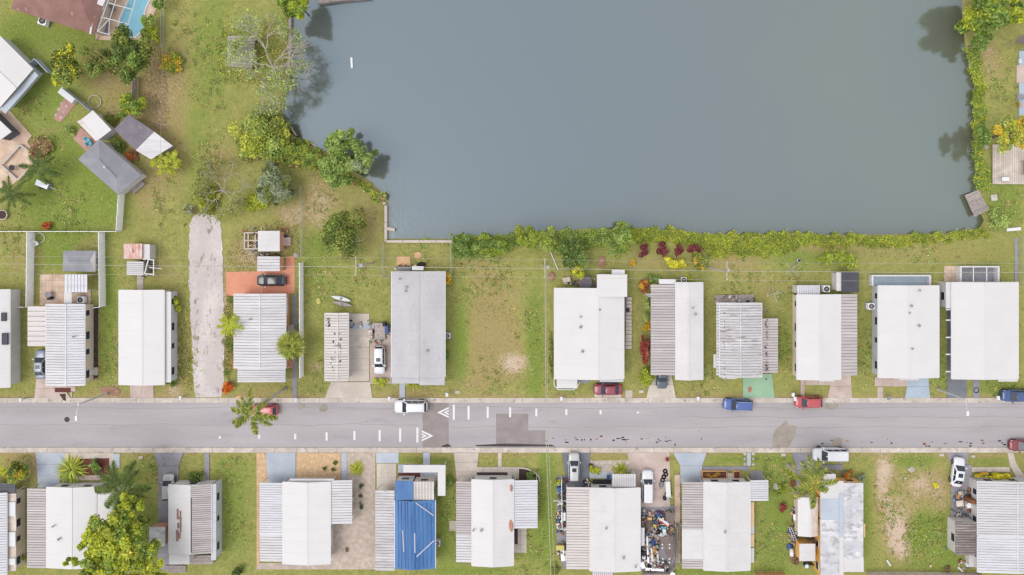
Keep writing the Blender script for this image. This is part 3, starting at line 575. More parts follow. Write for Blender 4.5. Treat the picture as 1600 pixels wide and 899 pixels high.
gable(h,(186,453,256,602),222,('white_roof_clean','white_roof_clean'),(-7,-7),wins='RTB'); flat(h,(256,456,266.5,598),'white_roof_clean',-3,2.3,(0,.12),wall='grey_wall',wins='R')
h=house('ribbed pale grey roof home with pink side wall beside orange patio',407,530)
gable(h,(366,459,446,576),406,('silver_rib','silver_rib'),(26,26),wall='pink_wall',wins='RTB',door=('R',.5)); flat(h,(371,576,446,597.5),'silver_rib',6,2.35,(.0,.0),axis='x',name='porch_roof'); vents(h,[(391,499)])
flat(h,(445,466,449,492),'white_roof',0,2.1,name='awning',posts=False)
h=house('narrow stained grey ribbed roof home beside the wide concrete drive',526,542)
gable(h,(508,489,543.5,596),527,('beige_rib','beige_rib'),(25,25),z=(2.5,2.72),wins='RTB'); vents(h,[(528,540)],2.7)
h=house('large flat grey roofed home with pale centre ridge beside vacant lot',654,512)
gable(h,(612,424,695,590),654,('grey_roof','grey_roof'),(-9,-9),wins='LRTB',door=('L',.6)); flat(h,(612.3,590,655,599.5),'grey_roof',0,2.55,name='porch_roof'); flat(h,(655,590,694.8,602),'grey_roof',-2,2.5,name='porch_roof')
vents(h,[(625,436),(635,449),(634,455),(668,548)],2.85)
h=house('broad white roofed home with square rear extension and small front canopy',922,522)
gable(h,(866.5,450,974.5,593),935,('white_roof_clean','white_roof_clean'),(-6,-6),z=(2.6,3.15),wins='LRTB'); flat(h,(933,429,980,464),'white_roof_clean',-3,3.2,wall='white_wall',wins='RT')
flat(h,(870,592,902,607),'white_roof_clean',-2,2.3,name='porch_roof'); vents(h,[(907,495),(907,511),(937,484),(910,549)],3.0); flat(h,(974,465,978,503),'trim_dark',0,2.2,name='awning',posts=False)
flat(h,(937,593.5,974,597),'grey_wall',0,2.4,name='awning',posts=False)
h=house('home with brown ribbed carport and narrow white roof, dark car in carport',1058,515)
gable(h,(1056,441,1098,594),1076,('white_roof','white_roof'),(-6,-6),wins='TB'); flat(h,(1017,445,1056,586.5),'brown_rib',33,2.45,(.1,0)); vents(h,[(1082,481),(1086,491)],2.9); flat(h,(1030,436.5,1056,444),'trim_white',-2,2.3,name='annex_roof',wall='white_wall',wins='T')
h=house('dirty white ribbed roof home with rusty gutters beside green drive',1160,530)
gable(h,(1125,473,1190,590),1157,('white_rib_dirty','white_rib_dirty'),(27,27),wins='LTB'); flat(h,(1119.5,473,1125,587),'white_rib_dirty',24,2.5,(.1,0),wall=None,posts=False); flat(h,(1191,498,1216,583),'brown_rib',20,2.4,(0,.1)); flat(h,(1129,587,1151,592.5),'white_roof',0,2.3,name='awning',posts=False)
flat(h,(1115,554,1119.5,575),'white_roof',0,2.2,name='awning',posts=False)
h=house('white roofed home with brown ribbed annex next to dark flat shed',1290,525)
gable(h,(1245.5,460,1313.5,594),1281,('white_roof_clean','white_roof_clean'),(-7,-7),wall='beige_wall',wins='LTB'); flat(h,(1313.5,460,1340,587),'brown_rib',26,2.45,(0,.1)); flat(h,(1246,446,1281,460),'white_rib',12,2.35,axis='y',name='porch_roof',wall='white_wall',wins='T'); flat(h,(1280,594,1303,596.5),'trim_white',0,2.3,name='awning',posts=False)
h=house('white roofed home with pale grey windowed side wall and blue drive',1420,520)
gable(h,(1372.5,446,1467,591),1420,('white_roof_clean','white_roof_clean'),(-6,-6),wall='grey_wall',wins='LTB'); vents(h,[(1436,454),(1423,478),(1420,489),(1435,509),(1424.5,545)],2.95); flat(h,(1405,590,1436,594.5),'white_roof_clean',0,2.3,name='awning',posts=False)
h=house('white roofed home with narrow dark carport along its side and grey drive',1535,515)
gable(h,(1487.5,441,1591,593),1540,('white_roof_clean','white_roof_clean'),(-7,-7),wall=None); q0=W(1487.5,593,2.6); q1=W(1591,441,2.6); walls(h,q0[0]+2.9,q0[1]+.3,q1[0]-.3,q1[1]-.3,2.6,'grey_wall',None,'LTB'); flat(h,(1478,441,1488,482),'white_roof',-2,2.4,name='annex_roof',wall='white_wall',wins='L')
flat(h,(1560,592,1590,596.5),'white_roof_clean',0,2.4,name='awning',posts=False)
for y in (483,499.5,526.5,553,580): ppiece('carport_beam','trim_white',h,1478.5,y,1490,y+2,2.2,2.35)
# ---------------------------------------------------------------- south row of homes
h=house('white ribbed home with dark screened porch at the south corner',-5,825)
gable(h,(-45,770,10,899),-18,('white_rib','white_rib'),(32,32),wall='beige_wall',wins='R'); flat(h,(-30,755,24,770),'screen',4,2.3,name='porch_screen'); flat(h,(10,772,24,893),'wood_pale',0,2.2,(0,.15),wall='beige_wall',wins='R')
for y in (785,832,873): ppiece('awning','trim_white',h,10,y,24,y+22 if y<870 else y+10,2.22,2.3)
h=house('white roofed home with weathered brown ribbed carport under the big yellow green tree',110,826)
gable(h,(73,761,150,888),112,('white_roof_clean','white_roof_clean'),(-6,-6),wins='TB'); flat(h,(41.5,764,73,888),'brown_rib',31,2.45,(.1,0)); flat(h,(150,766,184,818),'white_roof_clean',-3,2.5,wall='white_wall',wins='RT'); vents(h,[(84,822),(93,842)],2.9)
h=house('narrow home, white left roof with rusty brown stains, brown ribbed right roof',300,820)
gable(h,(264,757,330,865),297,('white_roof','brown_rib'),(-5,33),z=(2.55,2.95),wins='RT',door=('T',.6)); flat(h,(264.2,865,296,882),'white_roof',-1,2.5,wall='white_wall',wins='B'); flat(h,(330,757,337,876),'grey_wall',8,2.45,(0,.12),wall='grey_wall',wins='R')
flat(h,(297,868,333,882),'wood_grey',3,.7,name='rear_deck')
ppiece('roof_joint','tar',h,297.3,778,299,863,2.9,3.0)
for k,(a,b,c,d) in enumerate(((276,796,278,809),(280.5,799,282.5,813),(276,809,283.5,812),(277,818,279.5,826),(281,812,283,832),(275,829,278,846),(279,833,281.5,842))): ppiece('rust_streak','shingle_brown',h,a,b,c,d,2.6,2.88-(280-a)*.002-.0)
h=house('white roofed home flanked by a pale ribbed carport and grey ribbed porch, pebble yard',478,815)
gable(h,(442,753,516,882),480,('white_roof_clean','white_roof_clean'),(-7,-7),wins='RTB'); flat(h,(405,755,441.5,836),'white_rib',22,2.45,(.12,0)); flat(h,(405.5,836,441.5,878),'silver_rib',10,2.4,(.12,0)); flat(h,(517,751,550,819),'silver_rib',16,2.45,(0,.12)); flat(h,(453,748.5,522,753),'trim_white',0,2.3,name='awning',posts=False)
h=house('home under a bright blue roof tarp held by white battens',635,820)
TZ=(2.6,3.05)
gable(h,(617,782,680,889),641,('tarp_blue','tarp_blue'),(-4,-4),z=TZ,wins='RTB'); flat(h,(617.5,752,645,782),'tarp_blue',-3,2.75,(.1,0),axis='x',wall='white_wall',wins='T'); flat(h,(645.2,753,678,782),'beige_rib',7,2.5,axis='y',wall='beige_wall',wins='TR')
flat(h,(586,767,616.5,892),'white_rib_dirty',28,2.45,(.12,0)); flat(h,(630,727,696,738.5),'white_roof',-3,2.2,name='porch_roof'); flat(h,(684,738.5,696,775),'white_roof',-2,2.2,name='porch_roof')
def batten(x0,y0,x1,y1,f):
    a=W(x0,y0,3.0); b=W(x1,y1,3.0); q=MB(); q.tube((*a,f(x0)),(*b,f(x1)),.09,None,4); q.build('batten','batten',h)
zt=lambda x: (2.6+.45*(x-617)/24 if x<641 else 2.6+.45*(680-x)/39)+.07
for fx,f0,f1 in ((622,784,887),(627,784,888),(633,784,888),(637,784,888),(648,786,888),(654,786,888),(660,787,888),(666,787,887),(673,788,886)):
    a=W(fx,f0,2.8); b=W(fx+.8,f1,2.8); q=MB(); q.tube((*a,zt(fx)-.085),(*b,zt(fx)-.085),.1,None,8); q.build('tarp_fold','tarp_blue',h,True)
for s_ in ((629,829,631,863),(648,833,648.5,864),(650,786,677,807),(651,870,678,846)): batten(*s_,zt)
h=house('white roofed home with two peeling brown spots between ribbed annexes',770,815)
gable(h,(737.5,749,802,885),770,('white_roof_clean','white_roof'),(-6,-6),wins='TB'); flat(h,(712.5,753,737,837),'brown_rib',22,2.45,(.12,0)); flat(h,(712.5,837,737,879),'silver_rib',10,2.45,(.12,0)); flat(h,(803,751,840,826),'white_rib',18,2.45,(0,.12)); vents(h,[(740,828),(752,828)],2.85)
for px,py,rx,ry in ((799,763,2.3,6),(798.5,822,3.2,9)):
    z=2.72; MB().prism([W(x,y,z) for x,y in blobpoly(px,py,rx,ry,14,.3,1)],2.5,z).build('peeled_patch','rust_stain',h)
h=house('white and grey-stained roofed home with brown ribbed carport beside the junk filled yard',945,825)
gable(h,(922,762,1000,893),961,('white_roof','white_roof_clean'),(-7,-7),wins='T'); flat(h,(885,762,922,890),'beige_rib',30,2.45,(.1,0)); flat(h,(957,741,993,761.5),'silver_rib',13,2.4,axis='y',name='porch_roof'); vents(h,[(947,825),(974,871),(993,885)],2.9); flat(h,(926,893,957,905),'white_rib',10,2.3,axis='y',name='porch_roof')
h=house('white roofed home with tan side awnings and yellow green planter in front',1135,822)
gable(h,(1100,753,1172,892),1136,('white_roof','white_roof'),(-7,-7),wins='LTB',door=('T',.7)); flat(h,(1066,754,1099.5,828),'brown_rib',19,2.45,(.1,0)); flat(h,(1066,828,1099.5,874),'white_roof',-4,2.45,(.1,0)); flat(h,(1066,874,1099.5,889),'brown_rib',4,2.44,(.1,0)); flat(h,(1172,751,1201,783),'white_rib',9,2.45,(0,.1)); vents(h,[(1132.5,831)],3.1)
for y0,y1,m in ((785,823,'tan_wall'),(823,835,'grey_wall'),(836,855,'tan_wall'),(857,880,'white_wall')): flat(h,(1172.5,y0,1179,y1),m,0,1.9,(0,.2),name='awning',posts=False)
h=house('mottled grey flat roofed home with yellow orange walls',1316,825)
flat(h,(1282,752,1318,779),'white_roof',-2,2.85,wall='orange_wall',wins='T'); flat(h,(1282,779,1311.5,813),'blue_grey_patch',-2,2.85,wall='orange_wall',wins='L'); flat(h,(1282,813,1311.5,905),'mottled_roof',-5,2.85,wall='orange_wall',wins='L'); flat(h,(1311.5,771,1318,840),'blue_grey_patch',0,2.93,posts=False,name='ridge_cap'); flat(h,(1311.5,840,1318,905),'white_roof',0,2.93,posts=False,name='ridge_cap')
flat(h,(1318,755,1349,873),'mottled_roof',-6,2.8,wall='orange_wall',wins='T'); flat(h,(1318,873,1349.5,894),'white_roof',-1,2.8,wall='orange_wall',wins=''); flat(h,(1287,741,1306,752),'white_roof',0,2.4,name='porch_roof')
flat(h,(1349.6,819,1352,840),'tan_wall',0,1.9,name='awning',posts=False)
h=house('wide ribbed silver roof home with bright white roof corner and stained annex',1580,825)
gable(h,(1528,752,1652,838),1590,('silver_rib','silver_rib'),(22,22),wins='LT',door=('L',.45)); gable(h,(1528,838,1652,895),1590,('white_rib','silver_rib'),(14,14),wins='L'); flat(h,(1494,816,1528,868),'stained_rib',13,2.4,(.1,0),wall='white_wall',wins='L'); flat(h,(1514,867,1528,886),'white_roof',0,1.2,wall='white_wall',wins='')
ppiece('door','door_brown',h,1518,782,1530,788,0.1,2.0)
# ---------------------------------------------------------------- north-west houses, sheds
h=house('brown shingled house on the bank beside the screened swimming pool',70,5,'house')
hip(h,[(17,14),(147,54),(176,-40),(46,-80)],[(60,-12),(125,-2)],(2.7,4.2),'shingle_brown','beige_wall')
q=MB().prism([W(x,y,3.1) for x,y in [(128,-4),(160,10),(170,-12),(138,-26)]],2.9,3.1); q.build('flat_roof','white_roof_clean',h)
q=MB().prism([W(x,y,3.0) for x,y in [(143.5,28),(146,29),(142,54),(139.5,53)]],2.6,3.0); q.build('gutter','trim_white',h)
h=house('white gable roofed house beyond the fence with grey eave strip',10,108,'house')
hip(h,[(52,108),(0,168),(-60,112),(-6,50)],[(26,138),(-33,81)],(2.8,3.3),'white_roof_clean','grey_wall',sc=.92)
q=MB().prism([W(x,y,2.5) for x,y in [(54,112),(60,118),(8,178),(0,170)]],2.35,2.5); q.build('eave_strip','blue_grey_patch',h)
h=house('white topped hut with dark open sides on the stone patio',0,203,'garden_hut','hut')
q=MB().prism([W(x,y,2.3) for x,y in [(-20,170),(18,206),(0,219),(-38,190)]],2.15,2.3); q.build('roof','white_roof_clean',h); q=MB().prism([W(x,y,2.1) for x,y in [(-18,171),(16.5,206),(0,217),(-36,190)]],0,2.1); q.build('wall','screen',h)
h=house('grey hip roofed shed with small white roof dome',172,262,'shed','shed')
hip(h,[(155,217),(221,274),(185,305),(122,249)],[(181,277),(155,249)][::-1],(2.3,3.2),'shingle_grey','white_wall') if False else hip(h,[(122,249),(155,217),(221,274),(185,305)],[(155,249),(181,277)],(2.3,3.2),'shingle_grey','white_wall')
c=W(163,261,3.2); q=MB().disc(c,.22,3.0,3.3,12,.1); q.build('roof_dome','plastic_white',h); c=W(179,275,3.2); q=MB().disc(c,.1,3.0,3.35,8); q.build('roof_vent','vent_metal',h)
h=house('shed with dark grey left slope and pale metal right slope',223,214,'shed','shed')
hip(h,[(177,202),(213,235),(242,206),(200,179)][::1],[(195,218.5),(221,192.5)],(2.3,2.45),'shingle_dark','wood_grey') if False else None
for P,m in (([(177,202),(200,179),(242,206),(213,235)],'shingle_dark'),([(213.3,235.3),(242.3,206.3),(269,228),(235,249)],'silver_rib')):
    z=(2.3,2.7,2.7,2.3); X=[W(x,y,2.5) for x,y in P]; zz=(2.3,2.3,2.75,2.75) if m=='shingle_dark' else (2.75,2.75,2.35,2.35); q=MB(); v=[(x,y,k) for (x,y),k in zip(X,zz)]; q.raw(v+[(a,b,k-.08) for a,b,k in v],[(3,2,1,0),(4,5,6,7),(0,1,5,4),(1,2,6,5),(2,3,7,6),(3,0,4,7)]); q.build('roof_panel',m,h)
MB().prism([W(x,y,2.3) for x,y in [(180,203),(201,182),(263,228),(234,246)]],0,2.25).build('wall','wood_grey',h)
h=house('long white metal shed roof with beige rounded edge beside paved nook',147,196,'shed','shed')
for P,zz,m in (([(127,187),(145,172.5),(174,203),(156,217)],(2.5,2.5,2.5,2.5),'white_roof_clean'),([(120,190),(127,187),(156,217),(150,221)],(2.1,2.5,2.5,2.1),'beige_rib')):
    v=[(*W(x,y,k),k) for (x,y),k in zip(P,zz)]; q=MB(); q.raw(v+[(a,b,k-.08) for a,b,k in v],[(3,2,1,0),(4,5,6,7),(0,1,5,4),(1,2,6,5),(2,3,7,6),(3,0,4,7)]); q.build('roof_panel',m,h)
MB().prism([W(x,y,2.3) for x,y in [(124,190),(144,175),(171,203),(153,217)]],0,2.1).build('wall','white_wall',h)
def shed(label,r,m,n=0,z=2.2,wall='white_wall',xr=None,zR=None,mR=None,extra=None,axis='x'):
    h=house(label,(r[0]+r[2])/2,(r[1]+r[3])/2,'shed','shed')
    if xr: gable(h,r,xr,(m,mR or m),(n,n),(z,zR or z+.35),wall,'',gut=False)
    else: flat(h,r,m,n,z,wall=wall,wins='',axis=axis)
    piece('door','trim_dark' if wall!='white_wall' else 'grey_wall',h,*W((r[0]+r[2])/2-4,r[3]-1.6),.1,W((r[0]+r[2])/2+4,0)[0],W(0,r[3]-2.2)[1],1.8)
    return h
h=house('grey hip roofed garden shed with beige end slope in fenced yard',124,408,'shed','shed'); hip(h,[(98,424),(99,392),(149,392),(149,425)],[(106,408),(140,408)],(2.0,2.5),('shingle_grey','shingle_grey','beige_rib','shingle_grey'),'white_wall',sc=.9)
shed('small shed with rusty streaked white roof',(193,381,222,404.5),'rust_roof',6,2.2,'wood_grey',axis='y'); s2=shed('small shed with plain grey ribbed roof below the rusty one',(198,409,224,430),'silver_rib',7,2.1,'wood_grey')
shed('narrow white lean-to beside the rusty shed',(223,382,234,406),'white_roof',-3,1.9,'white_wall')
shed('square white shed with pink side wall behind orange patio',(403,361,437,393),'white_roof',-4,2.4,'pink_wall'); shed('small white ribbed lean-to shed at orange patio edge',(402,401,437,424),'silver_rib',5,2.2,'pink_wall')
o=slab('shed_step',[(442,371),(455,371),(455,384),(442,384)],'concrete_pink',.35,None,'pink concrete shed step behind the square white shed','step')
shed('dark flat roofed shed behind ribbed annex',(1315,425,1342,456.5),'dark_roof',-2,2.2,'white_wall'); shed('narrow white lean-to strip against the dark shed',(1307,426,1314.6,455),'white_roof',-2,2.0,'white_wall')
shed('long white gable garden shed beside mottled roofed home',(1246.5,777,1278,838),'white_roof_clean',-3,2.3,'beige_wall',xr=1266,mR='wood_pale'); shed('small white flat shed with orange yellow walls among junk',(1249,850,1274,877),'white_roof',-2,2.2,'orange_wall')  # garden shed's right slope wears beige as painted shade, facing away from the sun
shed('small white weathered shed with pink edge behind the narrow home drive',(233,824,258,854),'mottled_roof',-3,2.0,'pink_wall')
# ---------------------------------------------------------------- fences, walls, lake edge
def run(px0,py0,px1,py1): a=np.array(W(px0,py0)); b=np.array(W(px1,py1)); d=b-a; L=float(np.linalg.norm(d)); return a,d/L,L,math.atan2(d[1],d[0])
def panel_fence(label,P,h=1.65,m='vinyl',step=1.8,name='panel_fence',thick=.06,post=.06):
    p=W(*P[0]); t=thing(name,label,'fence',(p[0],p[1],0))
    for (x0,y0),(x1,y1) in zip(P[:-1],P[1:]):
        a,d,L,ang=run(x0,y0,x1,y1); n=max(1,round(L/step))
        for i in range(n):
            c=a+d*L*(i+.5)/n; w=L/n-.04; piece('fence_panel',m,t,c[0]-w/2,c[1]-thick/2,.05,c[0]+w/2,c[1]+thick/2,h,ang)
            c=a+d*L*i/n; piece('post',m,t,c[0]-post,c[1]-post,0,c[0]+post,c[1]+post,h+.08,ang)
    return t
def wire_fence(label,P,h=1.2,step=2.5):
    p=W(*P[0]); t=thing('wire_fence',label,'fence',(p[0],p[1],0))
    for (x0,y0),(x1,y1) in zip(P[:-1],P[1:]):
        a,d,L,ang=run(x0,y0,x1,y1); b=a+d*L; n=max(1,round(L/step))
        q=MB()
        for z,r in ((h,.035),(h*.66,.012),(h*.33,.012),(.1,.015)): q.tube((*a,z),(*b,z),r,None,5)
        k=int(L/.35)
        for i in range(k):
            c=a+d*L*i/k; e=a+d*L*min(1,(i+2)/k); q.tube((*c,.1),(*e,h),.006,None,3,False); q.tube((*e,.1),(*c,h),.006,None,3,False)
        q.build('wire_mesh','fence_wire',t)
        for i in range(n+1):
            c=a+d*L*i/n; q=MB(); q.tube((*c,0),(*c,h+.05),.035,None,6); q.build('post','galv',t)
panel_fence('pale grey panel fence beside the narrow strip lawn, west of the shed yard',[(54,364),(52.5,479)])
panel_fence('pale grey panel fence east of the hip roofed shed yard, with short return',[(164,364),(165.5,478),(155,480)])
panel_fence('pale grey panel fence running from the grey hip shed to the yard corner',[(195,302),(191,361)])
panel_fence('long white fence along the rear of the fenced yards',[(-30,362),(191,362)],1.5)
panel_fence('pale grey panel fence between pink walled home and open lawn',[(474,411),(474.5,588)],1.9)
panel_fence('grey garden wall stepping around the green corner lawn',[(54,106),(65,96),(85,117)],1.6,'blue_grey_patch',2.2,'garden_wall',.14)
panel_fence('grey fence behind the white bench running to the long white shed',[(108,142),(160,184)],1.5,'blue_grey_patch',2.0)
panel_fence('short grey fence beside the leaf littered strip',[(215.5,122),(214.5,156)],1.5,'wood_grey',1.7)
panel_fence('white low fence beside cluttered side yard of ribbed carport',[(877,746),(877.5,782),(872,783),(880,783)],1.3,'vinyl',1.6)
panel_fence('white low fence around potted plants below the ribbed carport fence',[(877.5,785),(878,824)],1.2,'vinyl',1.6)
panel_fence('pale fence along the foot of the weedy vacant lot',[(1352,893),(1530,894.5)],1.2,'wood_pale',3.0)
panel_fence('tan board fence behind the home with tan awnings',[(1178,893),(1224,893)],1.2,'wood_tan',1.6)
panel_fence('leaning weathered board fence around the junk yard',[(1056,818),(1054,880),(1044,891),(1003,892)],1.3,'wood_grey',1.5)
panel_fence('low white rail fence behind the corner home',[(12,478),(43,480)],1.0,'vinyl',1.5)
wire_fence('green wire fence between lawns west of dark tree',[(473,292),(473.5,400)]); wire_fence('wire fence around the lawn behind the grey roofed home, west side',[(600.5,380),(600.5,433),(612,434)])
wire_fence('wire fence from seawall corner to grey roofed home',[(705.5,380),(706,430)]); wire_fence('wire fence by the path at the eastern lake corner',[(1591,371),(1592,446)])
wire_fence('wire fence along the pool garden and leaf strip',[(257,-20),(256,75)],1.0)
slabs('lake_path',1585.5,372,1591,442,1,8,'concrete_grey')
def beam_wall(label,P,w,z0,z1,m,name='seawall',cat='seawall',step=2.4):
    p=W(*P[0]); t=thing(name,label,cat,(p[0],p[1],0))
    for (x0,y0),(x1,y1) in zip(P[:-1],P[1:]):
        a,d,L,ang=run(x0,y0,x1,y1); n=max(1,round(L/step))
        for i in range(n): c=a+d*L*(i+.5)/n; l=L/n-.025; piece('cap_block',m,t,c[0]-l/2,c[1]-w/2,z0,c[0]+l/2,c[1]+w/2,z1,ang)
    return t
beam_wall('pale concrete seawall cap around the square lawn corner of the lake',[(598,318),(603,318)],.35,-2,.22,'concrete'); beam_wall('long pale concrete seawall turning the lake corner',[(603,321),(603,374.5),(603,377.5),(708,377.5)],.42,-2,.22,'concrete')
s=slab('jetty_slab',[(605,355),(617,357),(617,361.5),(605,360)],'concrete',.12,None,'small concrete slab jutting into the lake from the seawall','slab')
beam_wall('grey timber seawall along the western lake edge',[(453,22),(453,78),(449,118)],.4,-2,.1,'wood_grey'); beam_wall('weathered timber seawall at the head of the lake',[(497,4),(535,-1),(580,-5)],.6,-2,.3,'wood_grey')
w=beam_wall('white driftwood beam lying on the reedy shore',[(483,222),(501,235)],.3,-.45,-.1,'wood_pale','driftwood','beam'); beam_wall('thin white stake lying by the reedy shore',[(453,198),(462,212)],.2,-.45,-.15,'wood_pale','driftwood','beam'); beam_wall('white post floating upright in the lake',[(548,89),(549,106)],.32,-.56,-.32,'plastic_white','floating_post','post')
def planks(label,C4,n,z,m,name,cat,legs=True,th=.08):
    P=[np.array(W(x,y,z)) for x,y in C4]; c=sum(P)/4; t=thing(name,label,cat,(c[0],c[1],0))
    for i in range(n):
        a=i/n+.06/n; b=(i+1)/n-.06/n; q=MB(); q.prism([tuple(P[0]+(P[3]-P[0])*a),tuple(P[1]+(P[2]-P[1])*a),tuple(P[1]+(P[2]-P[1])*b),tuple(P[0]+(P[3]-P[0])*b)],z-th,z+random.uniform(-.01,.01)); q.build('plank',m,t)
    for e in (0.08,.5,.92):
        for f in (.1,.9):
            v=(P[0]*(1-f)+P[1]*f)*(1-e)+(P[3]*(1-f)+P[2]*f)*e; piece('post','wood_dark',t,v[0]-.08,v[1]-.08,-1.9 if legs else -.1,v[0]+.08,v[1]+.08,z-th-.003)
    q=MB()
    for f in (.1,.9): a=P[0]*(1-f)+P[1]*f; b=P[3]*(1-f)+P[2]*f; q.tube((*a,z-th-.06),(*b,z-th-.06),.05,None,4)
    q.build('bearer','wood_dark',t); return t
planks('tilted grey plank dock at the eastern shore',[(1507.5,305),(1529,297),(1546.5,328.5),(1522.5,339)],12,.25,'wood_grey','dock','dock')
t=planks('pale plank deck beside the yellow flowering tree',[(1551,226),(1551,288),(1640,288),(1640,226)],26,.45,'wood_pale','deck','deck',False)
planks('weathered plank deck behind the dirty white ribbed home',[(1117,462),(1178,460),(1178,473),(1117,474)],9,.35,'wood_grey','deck','deck',False)
planks('grey wooden ramp beside the grey hip shed',[(201,297),(219,280),(227,288),(209,303)],7,.25,'wood_grey','ramp','ramp',False)
planks('weathered grey plank roofed platform under the bare tree',[(356,56),(399,56),(394,107),(354,104)],11,1.9,'wood_grey','lean_to','platform',False)
# stone patio of separate flat stones
fl=slab('stone_patio',[(922,720),(984,719),(986,737),(922,738)],'gravel_grey',.02); rs=random.Random(3)
for j in range(3):
    for i in range(9):
        cx=926+i*6.8+(j%2)*2.6+rs.uniform(-.7,.7); cy=723.5+j*5.5+rs.uniform(-.5,.5); a0=rs.random(); k=rs.choice((5,6,6,7))
        MB().prism(pts([(cx+2.9*(1+.18*rs.uniform(-1,1))*math.cos(a0+6.283*u/k),cy+2.4*(1+.18*rs.uniform(-1,1))*math.sin(a0+6.283*u/k)) for u in range(k)]),-.05,.06+rs.uniform(-.01,.01)).build('paving_stone','stone',fl)
# ---------------------------------------------------------------- swimming pool and its screen cage
slab('pool_deck',[(168,-60),(262,-60),(250,0),(223,66),(150,62),(153,28)],'paver_tan',.04); slab('pool_deck',[(156,30),(172,-20),(182,-20),(168,54),(152,52)],'concrete_grey',.05)  # second slab's grey paints in the darker floor shade beneath the cage screen
pool=[(204,-8),(200,3),(194,14),(188,28),(184.5,44),(190,55),(203,60),(214,58),(224,46),(229,32),(226,21),(230,10),(235,0),(236,-14)]
t=thing('swimming_pool','kidney shaped light blue swimming pool under the screen cage','pool',(*W(208,25),0))
q=MB(); P=pts(pool); q.raw([(x,y,.06) for x,y in P],[tuple(range(len(P)))]); q.build('pool_surface','pool_water',t)
for i in range(len(P)): a=P[i]; b=P[(i+1)%len(P)]; q=MB(); q.tube((*a,.06),(*b,.06),.14,None,6); q.build('coping_stone','trim_white',t)
t=thing('pool_cage','white aluminium screen cage frame over the pool','pool cage',(*W(152,62),0))
beams=[[(150,62,.1),(152,29,2.4),(162,12,2.6),(172,-30,2.6)],[(152,49,2.6),(169,1,2.9),(176,-30,2.9)],[(170,54,2.6),(171,31,2.9),(181,0,2.9),(190,-30,2.9)],[(197,55,2.7),(200,38,3),(207,15,3),(212,-2,3),(220,-30,3)],[(170,5,2.9),(207,15,3)],[(158,27,2.6),(171,30,2.9),(200,38,3)],[(152,49,2.6),(170,54,2.6),(197,55,2.7)],[(153,49,2.6),(170,31,2.9)]]
for B in beams:
    q=MB(); q.path([(*W(x,y,z),z) for x,y,z in B],.07,4); q.build('frame_beam','trim_white',t)
for x,y in ((152,49),(170,54),(197,55)): a=W(x,y,2.6); q=MB(); q.tube((*a,0),(*a,2.6),.06,None,4); q.build('post','trim_white',t)
# rear lanais: low white walls around floors
def lanai(label,r,floor,cells=3):
    x0,y0,x1,y1=r; t=thing('lanai',label,'lanai',(*W((x0+x1)/2,(y0+y1)/2),0)); ppiece('floor',floor,t,x0,y0,x1,y1,0,.06)
    for a,b,c,d in ((x0,y0,x1,y0+2.2),(x0,y0+2.3,x0+3,y1),(x1-3,y0+2.3,x1,y1)): ppiece('knee_wall','trim_white',t,a,b,c,d,0,1.0)
    for i in range(1,cells): x=x0+(x1-x0)*i/cells; ppiece('frame_beam','trim_white',t,x,y0,x+1.2,y1,2.2,2.3)
    return t
t=lanai('white walled lanai with pale blue floor',(1362,430,1455,447),'concrete_lightblue',1); t=lanai('white framed lanai with grey floor behind the easternmost white home',(1500,416,1562,441),'concrete_grey',3); slabs('patio',1475,416,1499,440,4,4,'paver_tan')
# ---------------------------------------------------------------- poles and wires
def uppole(label,px,py,z=10.8):
    a=W(px,py,z); t=thing('utility_pole',label,'utility pole',(a[0],a[1],0)); q=MB(); q.tube((0,0,0),(0,0,z),.17,.11,8); q.build('pole','pole_wood',t,local=True)
    q=MB().box(-.07,-1.3,z-.5,.07,1.3,z-.36); q.build('crossarm','pole_wood',t,local=True)
    for y in (-1.2,0,1.2): q=MB(); q.disc((0,y),.06,z-.36,z-.15,8); q.build('insulator','plastic_white',t,local=True)
    q=MB(); q.disc((.42,.05),.24,z-2.3,z-1.3,12); q.disc((.42,.05),.06,z-1.3,z-1.1,6); q.build('transformer','galv',t,local=True)
uppole('utility pole with crossarm on the lawn west of the grey roofed home',555,416); uppole('utility pole with crossarm at the vacant lot corner',851.5,419); uppole('utility pole with crossarm behind the dirty white ribbed home',1137,424)
def wire(label,P,m='cable',r=.03,sag=.25):
    q=MB()
    for (x0,y0,z0),(x1,y1,z1) in zip(P[:-1],P[1:]):
        a=np.array((*W(x0,y0,z0),z0)); b=np.array((*W(x1,y1,z1),z1)); v=[tuple(a+(b-a)*k/8-np.array((0,0,sag*4*(k/8)*(1-k/8)))) for k in range(9)]; q.path(v,r,4)
    q.top('power_line',m,label,'power line')
Z=10.65
wire('main power line along the rear of the north row, thickest of three',[(-40,412,Z),(260,416,Z),(555,417,Z),(851.5,420,Z),(1137,424,Z),(1430,426,Z),(1640,426,Z)],r=.032); wire('thin power line nearest the lake, on the pole crossarms',[(-40,401,Z),(260,402,Z),(555,403,Z),(851.5,406,Z),(1137,411,Z),(1430,412,Z),(1640,412,Z)],r=.014); wire('thin power line nearest the north row roofs, on the pole crossarms',[(-40,428,Z),(260,430,Z),(555,430,Z),(851.5,434,Z),(1137,438,Z),(1430,440,Z),(1640,441,Z)],r=.014)
wire('power line crossing the road from the vacant lot pole',[(851.5,419,10.3),(852.5,560,10.0),(854,705,9.7),(862,930,9.5)],'cable',.04,.1); wire('thinner cable crossing the road beside the heavier line',[(853,420,10),(855,560,9.7),(857.5,705,9.4),(868,930,9.2)],'cable',.03,.1)
wire('thin wire from the lake field to the sheds',[(257,-40,7),(251,200,6.5),(249,420,6)],'cable_dark',.018,.05)
wire('service wire from power line to the grey roofed home',[(555,417,10.2),(640,428,3.6)],'cable',.02); wire('service wire over black car to pink walled home',[(408,414,Z-.3),(408,462,3.3)],'cable',.025,.05)
